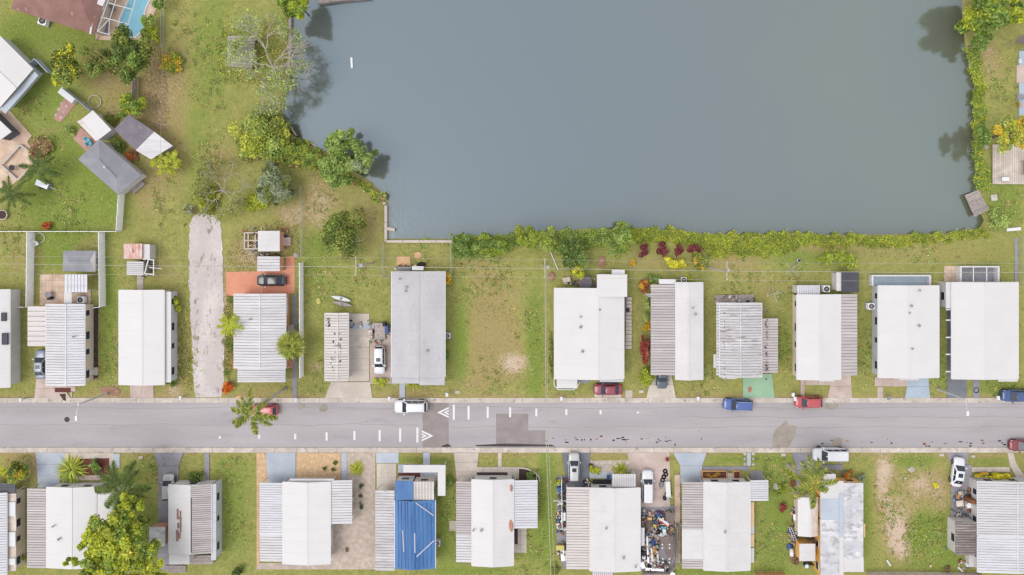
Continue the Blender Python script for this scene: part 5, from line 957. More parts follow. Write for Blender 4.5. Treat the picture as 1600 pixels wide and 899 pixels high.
def weeds(n):
    r=np.random.default_rng(8); Q=np.array([(20,380),(170,560),(285,560),(330,240),(250,320),(420,390),(500,300),(500,440),(500,580),(560,420),(660,395),(730,440),(780,440),(770,600),(830,500),(880,610),(940,480),(1100,610),(1160,440),(1230,440),(1230,540),(1350,560),(1450,400),(1470,600),(1560,610),(1560,130),(1570,320),(360,800),(360,740),(30,725),(230,735),(230,860),(700,800),(850,780),(830,860),(1210,840),(1210,740),(1420,730),(1440,860),(1390,800),(1470,840),(90,250),(110,330),(60,150),(330,80),(330,150),(290,60)],float)
    c=Q[r.integers(0,len(Q),n//14)]+r.normal(size=(n//14,2))*(14,22); p=np.repeat(c,14,0)+r.normal(size=(n//14*14,2))*(2.2,2.2); n=len(p); ok=~(((p[:,1]>618)&(p[:,1]<711))); ins=np.zeros(len(p),bool)
    for i in range(len(LAKE)):
        (x0,y0),(x1,y1)=LAKE[i],LAKE[(i+1)%len(LAKE)]; c=(y0-4>p[:,1])!=(y1-4>p[:,1]); ins^=c&(p[:,0]<x0+(p[:,1]-y0)*(x1-x0)/((y1-y0) or 1e-9))
    p=p[ok&~ins]; n=len(p); k=np.repeat(r.integers(0,4,n//14+1),14)[:n]; cols=np.empty((n,3))
    for i,pp in enumerate(('lawn','green','straw','pale')): m=k==i; cols[m]=colours(m.sum(),pp,r)*1.0
    V,F,C=leafset(np.stack([CX+(p[:,0]-830)*S,CY+(365-p[:,1])*S,r.uniform(.01,.06,n)],1),r.uniform(.08,.17,n),cols,1.0,.5,19); me=bpy.data.meshes.new('weeds'); np_mesh(me,V,F,C); me.materials.append(M['leaf']); tag(link('weeds',me),'low weed rosettes dotted in the lawns','weeds',kind='stuff')
weeds(26000)
# trees
tree('big spreading yellow green tree over the white roofed home',192,842,50,56,6.5,2.8,'lime',10000,.27,64,spread=.22,pals=('lime','lime','green','yellowgreen'),lobes=((205,782,20,24,.3),(140,842,18,16,-.5),(118,872,20,12,-1.0),(200,892,55,24,.2),(238,868,20,30,-.3),(160,880,34,24,0)))
palm('dark feathery evergreen with long drooping sprays beside the big yellow green tree',(212,738),(190,762),5.5,19,4.6,.95,'dark',30,.42,'evergreen_tree',.2,(-.2,.4),'bark','branch',1.1)
tree('bushy tree covered in yellow blossom near the white house',107,107,24,33,3.0,2.2,'yellow',4600,.2,30,pals=('dark','yellow','green'))
tree('pinkish green shrubby tree between blossom tree and pool',155,97,29,27,2.6,1.8,'pinkgreen',4600,.2,26); tree('dense dark green tree below the swimming pool',205,86,31,38,4.0,2.4,'dark',7000,.24,34,pals=('dark','green','olive'))
tree('clipped green hedge row along the pool deck',236,50,12,26,1.3,1.2,'green',2200,.18,16,'hedge','hedge',pals=('green','lime')); tree('green bush at the top of the leaf littered strip',249,8,10,16,1.6,1.3,'green',1300,.2,10); tree('round green bush behind the dark and pale shed',208,166,23,18,2.0,1.5,'green',2800,.22,18,pals=('green','lime'))
shrub('low yellow green bush beside the white metal shed',172,186,14,9,.8,'olive'); shrub('planter shrub with yellow and green leaves in the dry field',268,97,16,20,.9,'yellowgreen',pals=('yellowgreen','green','gold'))
tree('large leafy tree overhanging the head of the lake',468,10,27,23,4.5,2.4,'green',4600,.25,24,pals=('green','lime'))
bare_tree('spreading bare branched tree with sparse leaves at the timber seawall',(428,118),(418,100),5.5,60,6,'pale',3400,'bare_tree',.3)
bare_tree('fallen leafless grey tree beside the palmetto',(352,300),(345,298),1.6,44,5,'olive',1400,'bare_tree',.14,.3)
tree('leafy yellow green thicket on the western shore',405,212,38,42,2.4,2.0,'yellowgreen',7000,.22,44,pals=('yellowgreen','pale','olive')); tree('low shore thicket between bushes and lake tree cluster',462,240,30,18,1.6,1.2,'yellowgreen',3600,.2,24,pals=('yellowgreen','olive','green'))
tree('dense yellow green bush between the thicket and the shore trees',492,250,24,16,1.7,1.3,'yellowgreen',3200,.19,20,pals=('yellowgreen','green','olive')); tree('ragged olive bush at the narrow shore behind the driftwood',440,225,22,26,1.9,1.5,'olive',3600,.19,24,pals=('olive','green','yellowgreen')); tree('round topped green tree at the lake shore, northern of three',533,222,25,22,4.2,2.2,'pale',4600,.22,24,pals=('pale','green')); tree('round topped green tree leaning over the lake, eastern of three',565,250,20,24,4.2,2.2,'green',3800,.22,20,pals=('green','pale','silver')); tree('broad lighter green tree, inland one of three at the shore',528,264,32,28,3.6,2.2,'pale',5600,.22,28,pals=('pale','green'))
tree('large round palmetto clump with dense fan leaves near the lane head',431,291,31,33,1.9,1.7,'dark',5200,.5,34,'palmetto','palmetto',('olive','silver','dark','silver'),asp=.16,spread=.34); shrub('yellow green scrub beside the palmetto',400,315,22,14,.9,'yellowgreen'); shrub('yellow green scrub around the fallen grey tree',325,310,16,24,.8,'yellowgreen',pals=('yellowgreen','olive'))
tree('dark olive tree with bare top on the lawn by the seawall',533,365,36,38,3.4,2.2,'olive',4600,.2,46,pals=('olive','pinkgreen','dark')); bare_tree('bare twiggy top standing in the dark olive tree',(538,368),(545,377),6.6,13,4,'straw',0,'dead_treetop',.1,.8)
for l,b,c,z in (('date palm with narrow crown beside the stone planter',(58,262),(62,263),3.4),('date palm in front of the stone planter, lower of two',(26,298),(22,303),3.4)): palm(l,b,c,z,13,3.0,.65,'dark',20,.5)
for i,(x,y) in enumerate(((248,247),(262,262),(270,250))): palm(('banana plant beside the pale metal shed slope','banana plant nearest the lane field, in the clump by the shed','banana plant on the outer edge of the clump by the shed')[i],(x+3,y),(x,y),1.6,9,1.9,.42,'yellowgreen',14,.5,'banana_plant',.12,(0,.7),'bark','leaf',2.2)
palm('tall coconut palm leaning over the street',(446,607),(395,646),10.2,13,3.8,.7,'palmleaf',26,.5,'coconut_palm',.2,(-.25,.45)); palm('tall palm beside the long white garden shed',(1231,727),(1268,755),9.0,13,4.3,.72,'palmleaf',26,.5,'coconut_palm',.2,(-.25,.45)); palm('small palm growing over the ribbed pale grey roof edge',(381,522),(359,508),3.4,10,2.2,.55,'lime',18,.5,'small_palm',.09)
blades('round yellow green palm with dense fan crown beside the long path',461,537,17,1.8,900,'yellowgreen','fan_palm','palm',.1,('yellowgreen','olive','olive'),.8,3.0)
tree('large bright green tree at the north eastern lake corner',1556,12,56,46,4.6,2.8,'green',12000,.3,50,spread=.26,pals=('green','lime','green')); tree('smaller green tree below the large lake corner tree',1530,66,18,15,2.6,1.5,'green',2400,.24,14); tree('thin yellow flowering tree over the plank deck',1582,208,34,38,4.6,2.0,'yellowgreen',4200,.2,36,spread=.22,pals=('yellowgreen','gold','pale')); tree('tall tree at the waterside with pale trunk',1530,215,9,22,3.4,1.8,'green',1600,.2,14); shrub('pale leafy bush beside the tilted dock',1560,344,17,17,1.4,'pale',1500); shrub('round bright shrub at the waterside under the big corner tree',1530,146,8,8,.9,'bank')
# gardens along the lake behind the north row
tree('vigorous green bush at the end of the seawall',722,385,15,18,1.6,1.3,'green',2400,.2,16); tree('lush green shrub thicket behind the vacant lot',768,386,34,18,1.5,1.2,'green',4200,.2,26,pals=('green','bank')); tree('lanky yellow green shrub at the lakeside fence line',828,368,20,22,1.8,1.4,'bank',2200,.2,16); tree('tall climbing shrub at the utility pole foot',858,376,15,22,1.9,1.5,'bank',2000,.2,14,pals=('bank','pale'))
tree('dark green fruit tree behind the broad white home',893,398,24,24,2.6,1.7,'green',3800,.2,24,pals=('dark','green')); tree('bright yellow shrub next to the dark fruit tree',906,421,13,13,1.6,1.3,'lime',1700,.18,12,pals=('lime','yellow')); tree('tall pale green tree at the lake bank',967,376,26,28,3.2,1.9,'pale',4200,.2,30,spread=.26,pals=('pale','bank','green'))
for i,(x,rx) in enumerate(((1006,10),(1035,11),(1060,8.5),(1084,10.5))): shrub(('dark red shrub beside the pale lake tree','roundest dark red shrub of the lakeside row','smallest dark red shrub of the lakeside row','dark red shrub at the far end of the lakeside row')[i],x,390+(i==0)*2,rx,10,1.2,'red',900,.16)
shrub('brilliant yellow shrub below the dark red row',1053,411,14,10,1.1,'yellow',1100); shrub('mixed croton shrub beside the utility pole',1094,408,13,17,1.2,'olive',1300,pals=('olive','gold','green')); shrub('small yellow flower clump on the lakeside lawn',988,410,5,5,.5,'gold'); shrub('green shrub behind the brown carport',1021,435,11,8,.9,'green'); shrub('red croton hedge beside brown carport rear',1006,448,9,13,1.1,'crimson',900,pals=('crimson','gold','crimson')); tree('tall leafy yellow green bush along the brown carport',1009,480,7,20,1.2,1.0,'pale',1500,.17,10,'hedge','hedge'); shrub('golden shrub midway along the brown carport',1010,513,7,8,.9,'gold'); tree('long crimson hedge along the brown carport',1009,546,7.5,28,1.0,.9,'crimson',2200,.17,18,'hedge','hedge'); shrub('light green bush at the brown carport corner',1011,588,13,15,1.4,'lime',1400,pals=('lime','bank'))
for i,(x,y) in enumerate(((1290,404),(1312,400),(1326,409))): palm(('banana plant at the western end of the lakeside clump','tallest banana plant of the lakeside clump','banana plant behind the dark shed')[i],(x,y+2),(x,y),1.3,10,1.6,.42,'bank',12,.55,'banana_plant',.1,(.0,.8),'bark','leaf',2.4)
shrub('yellow shrub at the rear of the narrow white roof',1074,434,9,5,.7,'yellowgreen'); shrub('narrow strip of shrubs along the broad white home wall',862,560,4,38,.6,'olive',900); shrub('golden croton at the grey roofed home corner',700,436,6,9,1.2,'gold'); shrub('round lime shrub beside the plain white home',274,474,10,11,1.3,'lime',1200); shrub('small green bush at the plain white home corner',269,598,8,7,.7,'green'); shrub('orange flowering croton by the lane mouth',359,606,9,11,1.0,'orange',900,pals=('orange','crimson','orange')); blades('spiky yellow plant before the grey roofed home',644,598,12,.8,90,'yellowgreen'); shrub('ragged shrub at the parking pad edge',595,597,12,8,.7,'yellowgreen'); shrub('vine strip along the wall of the grey roofed home',698,545,4,26,.7,'green',700)
shrub('red leaved shrub at the rear yard fence',74,354,9,6,.7,'crimson',pals=('crimson','orange')); shrub('dry brown shrub mound on the stone planter',64,232,20,20,.8,'brown',1600,pals=('brown','straw')); shrub('dark bush between grey shed and pale shed',185,227,10,9,.9,'green',pals=('green','dark')); shrub('rusty leaf pile beside the pale metal shed',208,243,12,12,.4,'orange',900,.13,pals=('brown','brown','orange')); shrub('white flowering bush at the paved nook',110,204,8,8,.8,'pale')
# south gardens
blades('large yellow green bromeliad clump beside the blue drive',107,736,20,1.3,240,'yellowgreen','spiky_plant','plant',.1,('yellowgreen','lime','pale')); shrub('rounded shrub in the red mulch bed',150,728,10,9,.9,'green'); tree('dark glossy croton at the south west corner',22,737,24,16,1.8,1.3,'dark',2600,.22,18,pals=('dark','lime','gold','green')); shrub('green bush beside the narrow home front path',307,746,11,9,1.0,'dark',1000,pals=('dark','green')); shrub('dark bush at the rear of the long lawn',373,893,10,8,1.0,'dark'); shrub('green creeper behind the narrow home deck',320,870,9,6,.6,'green')
blades('spiky palm in the grey pebble bed',557,733,11,.8,110,'yellowgreen'); 
for l,x,y,s_ in (('small dark shrub in the grey pebble yard, nearest the palm',565,760,4.5),('tiny dark shrub in the grey pebble yard',563,775,3),('round dark shrub in the grey pebble yard',564,791,5),('brown dry tuft in the grey pebble yard',542,859,3.5),('dark succulent in the tan pebble bed beside the path',524,723,3.4),('dark succulent in the tan pebble bed, western one',507,732,3.2),('dark succulent in the tan pebble bed, lower one',521,734,3.4)): shrub(l,x,y,s_,s_,.4,'dark' if 'brown' not in l else 'brown',130,.1)
shrub('green bush against the white porch roof',704,751,7,8,1.0,'green'); shrub('clipped shrub inside the curved brick bed',827,743,8,8,.9,'green'); shrub('yellow green potted palm beside the stone patio',928,735,8,8,.8,'lime'); blades('row of spiky plants edging the stone patio',970,736,13,.5,90,'yellowgreen'); shrub('plants in the front planter of the tan awning home',1116,741,16,4,.5,'olive',pals=('olive','orange','gold')); shrub('red rosette shrub on the side lawn',1222,792,6.5,7,.7,'crimson',500); shrub('pale bush beside the white boulder',1220,765,10,9,.7,'bank'); shrub('orange flower bush before mottled roofed home',1326,741,9,6,.7,'orange',pals=('orange','green')); shrub('silvery bush at the mottled home corner',1345,747,8,7,.7,'silver'); tree('yellow flowering clipped hedge before the silver ribbed home',1554,744,33,5.5,.75,.7,'yellow',2600,.16,22,'hedge','hedge',pals=('yellow','yellow','gold')); shrub('single yellow bromeliad on the weedy lot',1461,759,5.5,5,.4,'yellow'); shrub('orange brown weed on the weedy lot corner',1480,889,5,4,.4,'brown'); shrub('bush at the rear of the ribbed carport side yard',868,890,9,8,.7,'olive'); shrub('yellow shrub behind the corner porch',33,870,8,9,.8,'bank'); shrub('tropical plant behind palm base',1237,752,7,9,.9,'dark',pals=('dark','crimson'))
shrub('dry brush heap at the lane head',296,328,9,9,.7,'brown',400,pals=('brown','silver')); shrub('brown dry weeds behind the small orange walled shed',1243,873,8,9,.5,'brown')
# ---------------------------------------------------------------- yard things
def tub(name,label,cat,px,py,r,hh,m,inner=None,z=0.03,top=None):
    a=W(px,py); t=thing(name,label,cat,(a[0],a[1],z)); q=MB(); q.disc((0,0),r*.82,0,hh,14,r); q.build('body',m,t,local=True); q=MB(); q.disc((0,0),r*1.04,hh+.002,hh+.05,14); q.build('rim',m,t,local=True)
    if inner: q=MB(); q.disc((0,0),r*.88,hh+.052,hh+.07,14); q.build('filling',inner,t,local=True)
    return t
def table(label,px,py,w,d,m,rz=0,round_=False,z=.03):
    a=W(px,py); t=thing('garden_table',label,'table',(a[0],a[1],z),R(rz)); q=MB()
    if round_: q.disc((0,0),w/2,.7,.75,20)
    else: q.box(-w/2,-d/2,.7,w/2,d/2,.75)
    q.build('tabletop',m,t,local=True)
    for i in (-1,1):
        for j in (-1,1): q=MB(); k=.32 if round_ else .44; q.tube((i*w*k,j*d*k,0),(i*w*k,j*d*k,.699),.03,None,5); q.build('leg','plastic_grey',t,local=True)
    return t
def chair(label,px,py,m,rz=0,z=.03):
    a=W(px,py); t=thing('garden_chair',label,'chair',(a[0],a[1],z),R(rz)); MB().box(-.27,-.27,.38,.27,.27,.44).build('seat',m,t,local=True); q=MB(); q.raw([(-.27,.24,.44),(.27,.24,.44),(.27,.29,.44),(-.27,.29,.44),(-.27,.38,.95),(.27,.38,.95),(.27,.43,.95),(-.27,.43,.95)],[(0,1,2,3),(7,6,5,4),(0,1,5,4),(1,2,6,5),(2,3,7,6),(3,0,4,7)]); q.build('backrest',m,t,local=True)
    for i in (-1,1):
        for j in (-1,1): q=MB(); q.tube((i*.23,j*.23,0),(i*.23,j*.23,.379),.025,None,5); q.build('leg',m,t,local=True)
        q=MB(); q.box(i*.3-.04,-.25,.6,i*.3+.04,.3,.64); q.build('armrest',m,t,local=True)
    return t
def board(label,x0,y0,x1,y1,w,m,z=.08,name='board',cat='board',th=.06):
    a,d,L,ang=run(x0,y0,x1,y1); c=a+d*L/2; t=MB(); t.box(-L/2,-w/2,0,L/2,w/2,th*.7); t.box(-L/2+.02,-w/2+.02,th*.7,L/2-.02,w/2-.02,th); o=link(name,t.mesh(name,m),None,(c[0],c[1],z),(0,0,ang)); return tag(o,label,cat)
def heap(name,label,cat,px,py,rx,ry,hh,m,z=.03):
    SEED[0]+=1; r=random.Random(SEED[0]); a=W(px,py); v=[];f=[]; n=12; rows=((1,0),(.92,.35),(.65,.75),(.3,.98))
    for k,(rr,zz) in enumerate(rows):
        for i in range(n): t=6.283*i/n; j=r.uniform(.8,1.15); v.append((rx*S*rr*j*math.cos(t),ry*S*rr*j*math.sin(t),hh*zz*r.uniform(.8,1.15)))
    for k in range(3):
        for i in range(n): j=(i+1)%n; f.append((k*n+i,k*n+j,(k+1)*n+j,(k+1)*n+i))
    f.append(tuple(range(3*n,4*n))); q=MB(); q.raw(v,f); o=link(name,q.mesh(name,m),None,(a[0],a[1],z)); return tag(o,label,cat)
def pipes(label,L,r,m,name='pipe_frame',cat='frame'):
    p=W(L[0][0][0],L[0][0][1]); t=thing(name,label,cat,(p[0],p[1],0))
    for P in L: q=MB(); q.path([(*W(x,y,z),z) for x,y,z in P],r,5); q.build('pipe',m,t)
def ring(label,px,py,rad,m,name,cat,tr=.05,z=.06):
    a=W(px,py); q=MB(); P=[(a[0]+rad*math.cos(6.283*k/20),a[1]+rad*math.sin(6.283*k/20),z) for k in range(21)]; q.path(P,tr,6); return q.top(name,m,label,cat)
def clothesline(label,px,py,rz):
    a=W(px,py); t=thing('rotary_clothesline',label,'clothesline',(a[0],a[1],0),R(rz)); q=MB(); q.tube((0,0,0),(0,0,1.7),.035,None,6); q.build('pole','galv',t,local=True)
    for k in range(4): c,s=math.cos(k*1.5708),math.sin(k*1.5708); q=MB(); q.tube((0,0,1.4),(c*1.3,s*1.3,1.85),.025,None,5); q.build('arm','galv',t,local=True)
    q=MB()
    for u in (.5,.75,.97):
        for k in range(4): c,s=math.cos(k*1.5708)*1.3*u,math.sin(k*1.5708)*1.3*u; q.tube((c,s,1.4+.45*u),(-s,c,1.4+.45*u),.008,None,3,False)
    q.build('line','cable',t,local=True)
ac(72,35,'white air conditioner on the lawn below the brown shingled house',R(-17),.62); ac(21,503,'air conditioner at the corner home side wall'); ac(271,528,'grey air conditioner beside the plain white home, upper one',0,.46); ac(270.5,535.5,'white air conditioner beside the plain white home, lower one'); ac(700,524,'round fan air conditioner beside the grey roofed home'); ac(1288,451,'air conditioner between ribbed porch and dark shed',0,.5); ac(1357.5,478,'air conditioner at the pale grey windowed wall',R(5),.48); ac(1067,437,'air conditioner behind the narrow white roof'); ac(684,846,'round fan air conditioner beside the blue tarp home',0,.44); ac(131,468,'air conditioner behind the beige walled ribbed home',0,.5)
box_item('garden_counter','white outdoor counter bench beside the stepping patio','counter',111,151,2.7,1.0,.95,'plastic_white',-38,'trim_white'); chair('teal garden chair on the pink paved nook',140,220,'plastic_teal',40); chair('teal garden chair beside the grey hip shed edge',143,225,'plastic_teal',120); ring('pale hose loop lying on the dry lawn',148,159,1.0,'wood_pale','garden_hose','hose',.06)
tub('stone_planter','oval stone ringed planter at the yard edge','planter',7,336,.75,.4,'concrete','mulch_dark'); heap('stone_heap','bare earth mound inside the stone planter','mound',56,226,10,8,.3,'dirt')
for i,(P,l) in enumerate((([(8,256),(34,227)],'low stone planter wall beside the patio, upper edge'),([(4,258),(30,282),(44,268)],'low stone planter wall with turned corner by the palms'),([(34,227),(62,248)],'low stone planter wall beside the dry shrub'))): beam_wall(l,P,.3,0,.45,'concrete','planter_wall','wall',1.6)
t=box_item('covered_trailer','small trailer under a crumpled grey cover on the lawn','trailer',71,289,2.1,1.0,.8,'plastic_grey',-22); q=MB(); q.path([(1.05,0,.4),(2.1,0,.3)],.06,5); q.build('tow_bar','galv',t,local=True); q=MB(); q.raw([(-1.0,-.45,.803),(1.0,-.4,.803),(1.0,.4,.803),(-1,.45,.803),(-.6,-.1,1.05),(.5,.05,1.12)],[(0,1,5,4),(2,3,4,5),(1,2,5),(3,0,4)]); q.build('cover','vinyl',t,local=True)
for s_ in (-1,1): q=MB(); q.tube((-.2,s_*.52,.28),(-.2,s_*.7,.28),.28,None,12); q.build('wheel','tyre',t,local=True)
table('round dark grill table on the stone patio',24,263,.9,.9,'plastic_black',0,True); chair('grey lounge chair beside the pool',180,15,'plastic_grey',30); table('round dark table under the pool cage',166,20,.9,.9,'plastic_grey',0,True)
def kayak(label,px,py,m,rz):
    a=W(px,py); v=[];f=[]; n=9
    for i in range(n):
        u=i/(n-1)*2-1; w=.34*(1-abs(u)**2.4)+.015; x=u*1.6; zz=.12*u*u; v+=[(x,-w,.3+zz),(x,-w*.6,.02+zz),(x,w*.6,.02+zz),(x,w,.3+zz),(x,0,.36+zz)]
    for i in range(n-1):
        for k in range(5): j=(k+1)%5; f.append((i*5+k,i*5+j,(i+1)*5+j,(i+1)*5+k))
    t=thing('kayak',label,'kayak',(a[0],a[1],.03),R(rz)); q=MB(); q.raw(v,f); q.build('hull',m,t,True,True); q=MB(); q.disc((0,0),.22,.33,.375,14); q.build('cockpit','plastic_grey',t,local=True)
kayak('white kayak lying on the lawn',534,466.5,'plastic_white',-14); kayak('grey brown kayak lying next to the white kayak',536,475,'wood_grey',-12)
heap('leaf_pile','yellow leaf pile on the lawn near the kayaks',"leaf pile",498,471,4,5,.25,'plastic_yellow')
board('flat tan cardboard sheet on the lawn behind the grey roofed home',620,408,641,408,1.4,'cardboard',.03,'cardboard_sheet','cardboard'); heap('leaf_pile','orange leaf pile beside the tan cardboard','leaf pile',653,399,6,5,.2,'cardboard'); heap('tarp_bundle','black tarp bundle behind the grey roofed home','tarp',659,413,7,4,.5,'plastic_black'); table('grey bench table against the rear of the grey roofed home',633,420,2.0,.6,'plastic_grey'); table('pale bench table beside the black tarp bundle',654,419,1.8,.6,'vinyl')
t=box_item('utility_trailer','wooden bed trailer loaded with odds and ends behind the white vehicle','trailer',595,517,1.7,2.6,.6,'wood_grey',0)
for s_ in (-1,1): q=MB(); q.tube((s_*.9,-.1,.28),(s_*1.08,-.1,.28),.28,None,12); q.build('wheel','tyre',t,local=True)
q=MB(); q.path([(0,-1.3,.4),(0,-2.2,.3)],.06,5); q.build('tow_bar','galv',t,local=True)
box_item('storage_bin','dark bin on the trailer edge behind the white vehicle','bin',602,506,.5,.6,.9,'plastic_black',8); box_item('crate','pale crate beside the wooden trailer, upper one','crate',580,519,.6,.7,.6,'wood_pale',5); box_item('crate','pale crate beside the wooden trailer, lower one','crate',580,527,.55,.7,.5,'wood_pale',-8); box_item('storage_bin','navy bin between trailer and grey roofed home','bin',606,514,.5,1.2,.8,'plastic_blue',4); heap('tarp_bundle','grey tarp at the foot of the wooden trailer','tarp',594,531,6,4,.4,'plastic_grey')
table('round dark table behind the broad white home',914,441,2.1,2.1,'shingle_dark',0,True); box_item('storage_box','pale storage box behind the broad white home','box',885,437,1.2,.8,.6,'wood_pale',12); table('silver work table at the rear wall of the square extension',965,424.5,2.0,.7,'vinyl'); chair('brown chair beside the round dark table',898,444,'cloth_brown',60); chair('dark chair beside the round dark table, house side',926,445,'cloth_brown',-70)
planks('pale side deck of the broad white home',[(979,464),(987,464),(987,546),(977,546)],14,.3,'wood_pale','deck','deck',False); tub('flower_pot','dark pot on the pale side deck','pot',980,484,.28,.5,'plastic_black','mulch_dark',.3)
box_item('water_butt','blue bin beside the brown carport hedge','bin',1011.5,461,.75,.55,.9,'plastic_blue',0,'plastic_white'); clothesline('rotary clothesline standing on the lakeside lawn',1231,420,40); clothesline('rotary clothesline behind the brown ribbed annex lawn',1204,458,15)
tub('flower_pot','white pot near the lakeside clothesline','pot',1247,407,.3,.45,'plastic_white','mulch_dark'); board('white pipe lying beside the vacant lot pole',859,391,872,422,.14,'plastic_white',.05,'pipe','pipe'); board('long white plank at the eastern lake corner',1571,359.5,1593,357.5,.5,'plastic_white',.25,'plank','plank')
heap('dirt_pile','small dirt pile beside the utility pole','dirt',862,432,6,7,.25,'dirt'); heap('dirt_pile','tan soil streak behind the dark fruit tree','dirt',940,410,6,9,.15,'dirt')
slab('mulch_bed',[(147,480),(153,478),(153,590),(147,592)],'mulch_dark',.05); table('round grey table on the square paved patio',80,460,1.0,1.0,'plastic_grey',0,True); box_item('grill','black gas grill on the paved patio','grill',82,466,.5,.35,.9,'plastic_black',20); chair('white chair in the fenced strip yard',60,381,'plastic_white',30); ring('white hose loop by the fenced yard corner',62,372,.8,'plastic_white','garden_hose','hose')
pipes('white pipe frame beside the grey ribbed shed',[[(226,428,0),(226,428,2),(232,406,2),(232,406,0)],[(240,406,0),(240,406,2),(240,431,2),(240,431,0)],[(226,428,2),(240,429,2)],[(232,406,2),(240,406,2)],[(233,418,2),(252,420,1.2)]],.09,'plastic_white')  # bare open frame of white pipes by the shed
pipes('white open timber frame beside the square white shed',[[(382,364,.3),(403,364,.3)],[(382,389,.3),(403,389,.3)],[(382,364,.3),(382,389,.3)],[(388,364,.3),(388,389,.3)],[(399,364,.3),(399,389,.3)],[(382,376,.3),(403,376,.3)]],.12,'wood_pale','timber_frame')
heap('stone_heap','pale rubble at the head of the long panel fence','rubble',463,399,5,4,.3,'stone'); heap('dirt_pile','sandy patch mound by the street palm','sand',376,621,8,3,.1,'gravel_tan'); box_item('crate','tan crate set into the orange patio edge','crate',444,563,.5,.5,.3,'wood_tan',0)
# curved brick bed, stones along the path, emblem on the green drive
t=thing('curved_bed','quarter round mulch bed with pale edging','garden bed',(*W(810,750),0)); P=[(*W(811+32*math.sin(k*.1745),751-20*math.cos(k*.1745)),.12) for k in range(10)]; MB().prism([W(811,751)]+[(p[0],p[1]) for p in P],0,.06).build('mulch','mulch_dark',t)
for a,b in zip(P[:-1],P[1:]): q=MB(); q.tube(a,b,.14,None,6); q.build('edging_stone','concrete',t)
for i,(x,y) in enumerate(((1164,709),(1164,717),(1164,725.5),(1177,709),(1177,717),(1177,725.5))): tag(heap('edging_stone','round pale stone '+('west' if i<3 else 'east')+' of the tan awning home path, '+('nearest the kerb','middle one','nearest the house')[i%3],'stone',x,y,2.6,2.6,.2,'stone'),group='round stones along the front path')
sheet('painted_emblem',blobpoly(1171.5,608.5,3.2,5.2,16,.15,2),'rust_stain',ground,.062); heap('boulder','white boulder on the side lawn','boulder',1212,761,5,5.5,.6,'stone'); ring('dark round tile ring on the stepped front path',1525,610,.4,'plastic_black','path_ornament','ornament',.05,.1)
for x0,x1,l in ((1097,1136,'tan framed long planter box before the tan awning home'),(1146,1157,'tan framed small planter box before the tan awning home')):
    t=thing('planter_box',l,'planter',(*W((x0+x1)/2,742),0)); ppiece('soil','mulch',t,x0+1.2,737.5,x1-1.2,747,.05,.4)
    for a,b,c,d in ((x0,736,x1,737.3),(x0,747.1,x1,748.4),(x0,737.4,x0+1.1,747),(x1-1.1,737.4,x1,747)): ppiece('board','wood_tan',t,a,b,c,d,.04,.48)
planks('rear step deck of the narrow home',[(258,884),(290,884),(290,895),(258,895)],5,.2,'wood_grey','deck','deck',False)
# side yard with pots west of the brown ribbed carport
K='in the side yard of the ribbed carport'
box_item('storage_bin','navy tub '+K,'bin',874,763,.7,.6,.6,'plastic_blue',15); shrub('potted yellow plant '+K,873,753,5,3.5,.7,'lime',160); heap('cushion','pink brown cushions '+K,'cushions',879,775,6,4,.4,'cloth_brown'); shrub('leafy potted shrub '+K,878,788,5,6,.7,'green',220); box_item('cupboard','white cupboard '+K,'cupboard',880,804,.6,1.2,.8,'plastic_white',0,'vinyl'); tub('flower_pot','pale round pot near the white cupboard','pot',872,806,.33,.4,'vinyl','mulch_dark'); tub('flower_pot','white pot below the white cupboard','pot',879,812,.28,.4,'plastic_white'); tub('satellite_dish','pale grey round dish near the pots','dish',875,821,.52,.3,'vinyl','plastic_grey'); tub('flower_pot','small white pot beside the round dish','pot',882,825,.26,.35,'plastic_white'); heap('cushion','pale pink cushion on the grey side slab','cushion',878,834,3.5,2.5,.25,'paver_pink'); box_item('lawn_cart','yellow topped cart behind the pots','cart',875,853,1.2,.7,.7,'wood_tan',0,'plastic_yellow'); box_item('lounger','long white lounge chair at the carport rear','lounger',879,866,.5,1.7,.4,'plastic_white',4,'vinyl'); box_item('lounger','second long white lounge chair nearer the carport','lounger',883.5,867,.4,1.6,.4,'plastic_white',0); heap('tarp_bundle','dark tarp under the pots','tarp',874,812,7,14,.12,'plastic_black')
pipes('white cross rail over the side yard fence',[[(864,783,1.3),(884,783,1.3)]],.06,'plastic_white','rail','rail')
tub('flower_pot','dark pots by the silver vehicle','pot',914,752,.35,.5,'plastic_black','mulch_dark'); heap('stone_heap','grey rubble by the silver vehicle','rubble',918,756,6,4,.3,'stone'); chair('navy chair on the blue patio',951,744,'plastic_blue',80); box_item('storage_bin','low dark bench along the white roofed home front','bench',940,752,2.8,.5,.5,'plastic_black',0); tub('flower_pot','dark pot at the corner of the stone patio','pot',923,727,.35,.45,'plastic_black','mulch_dark')
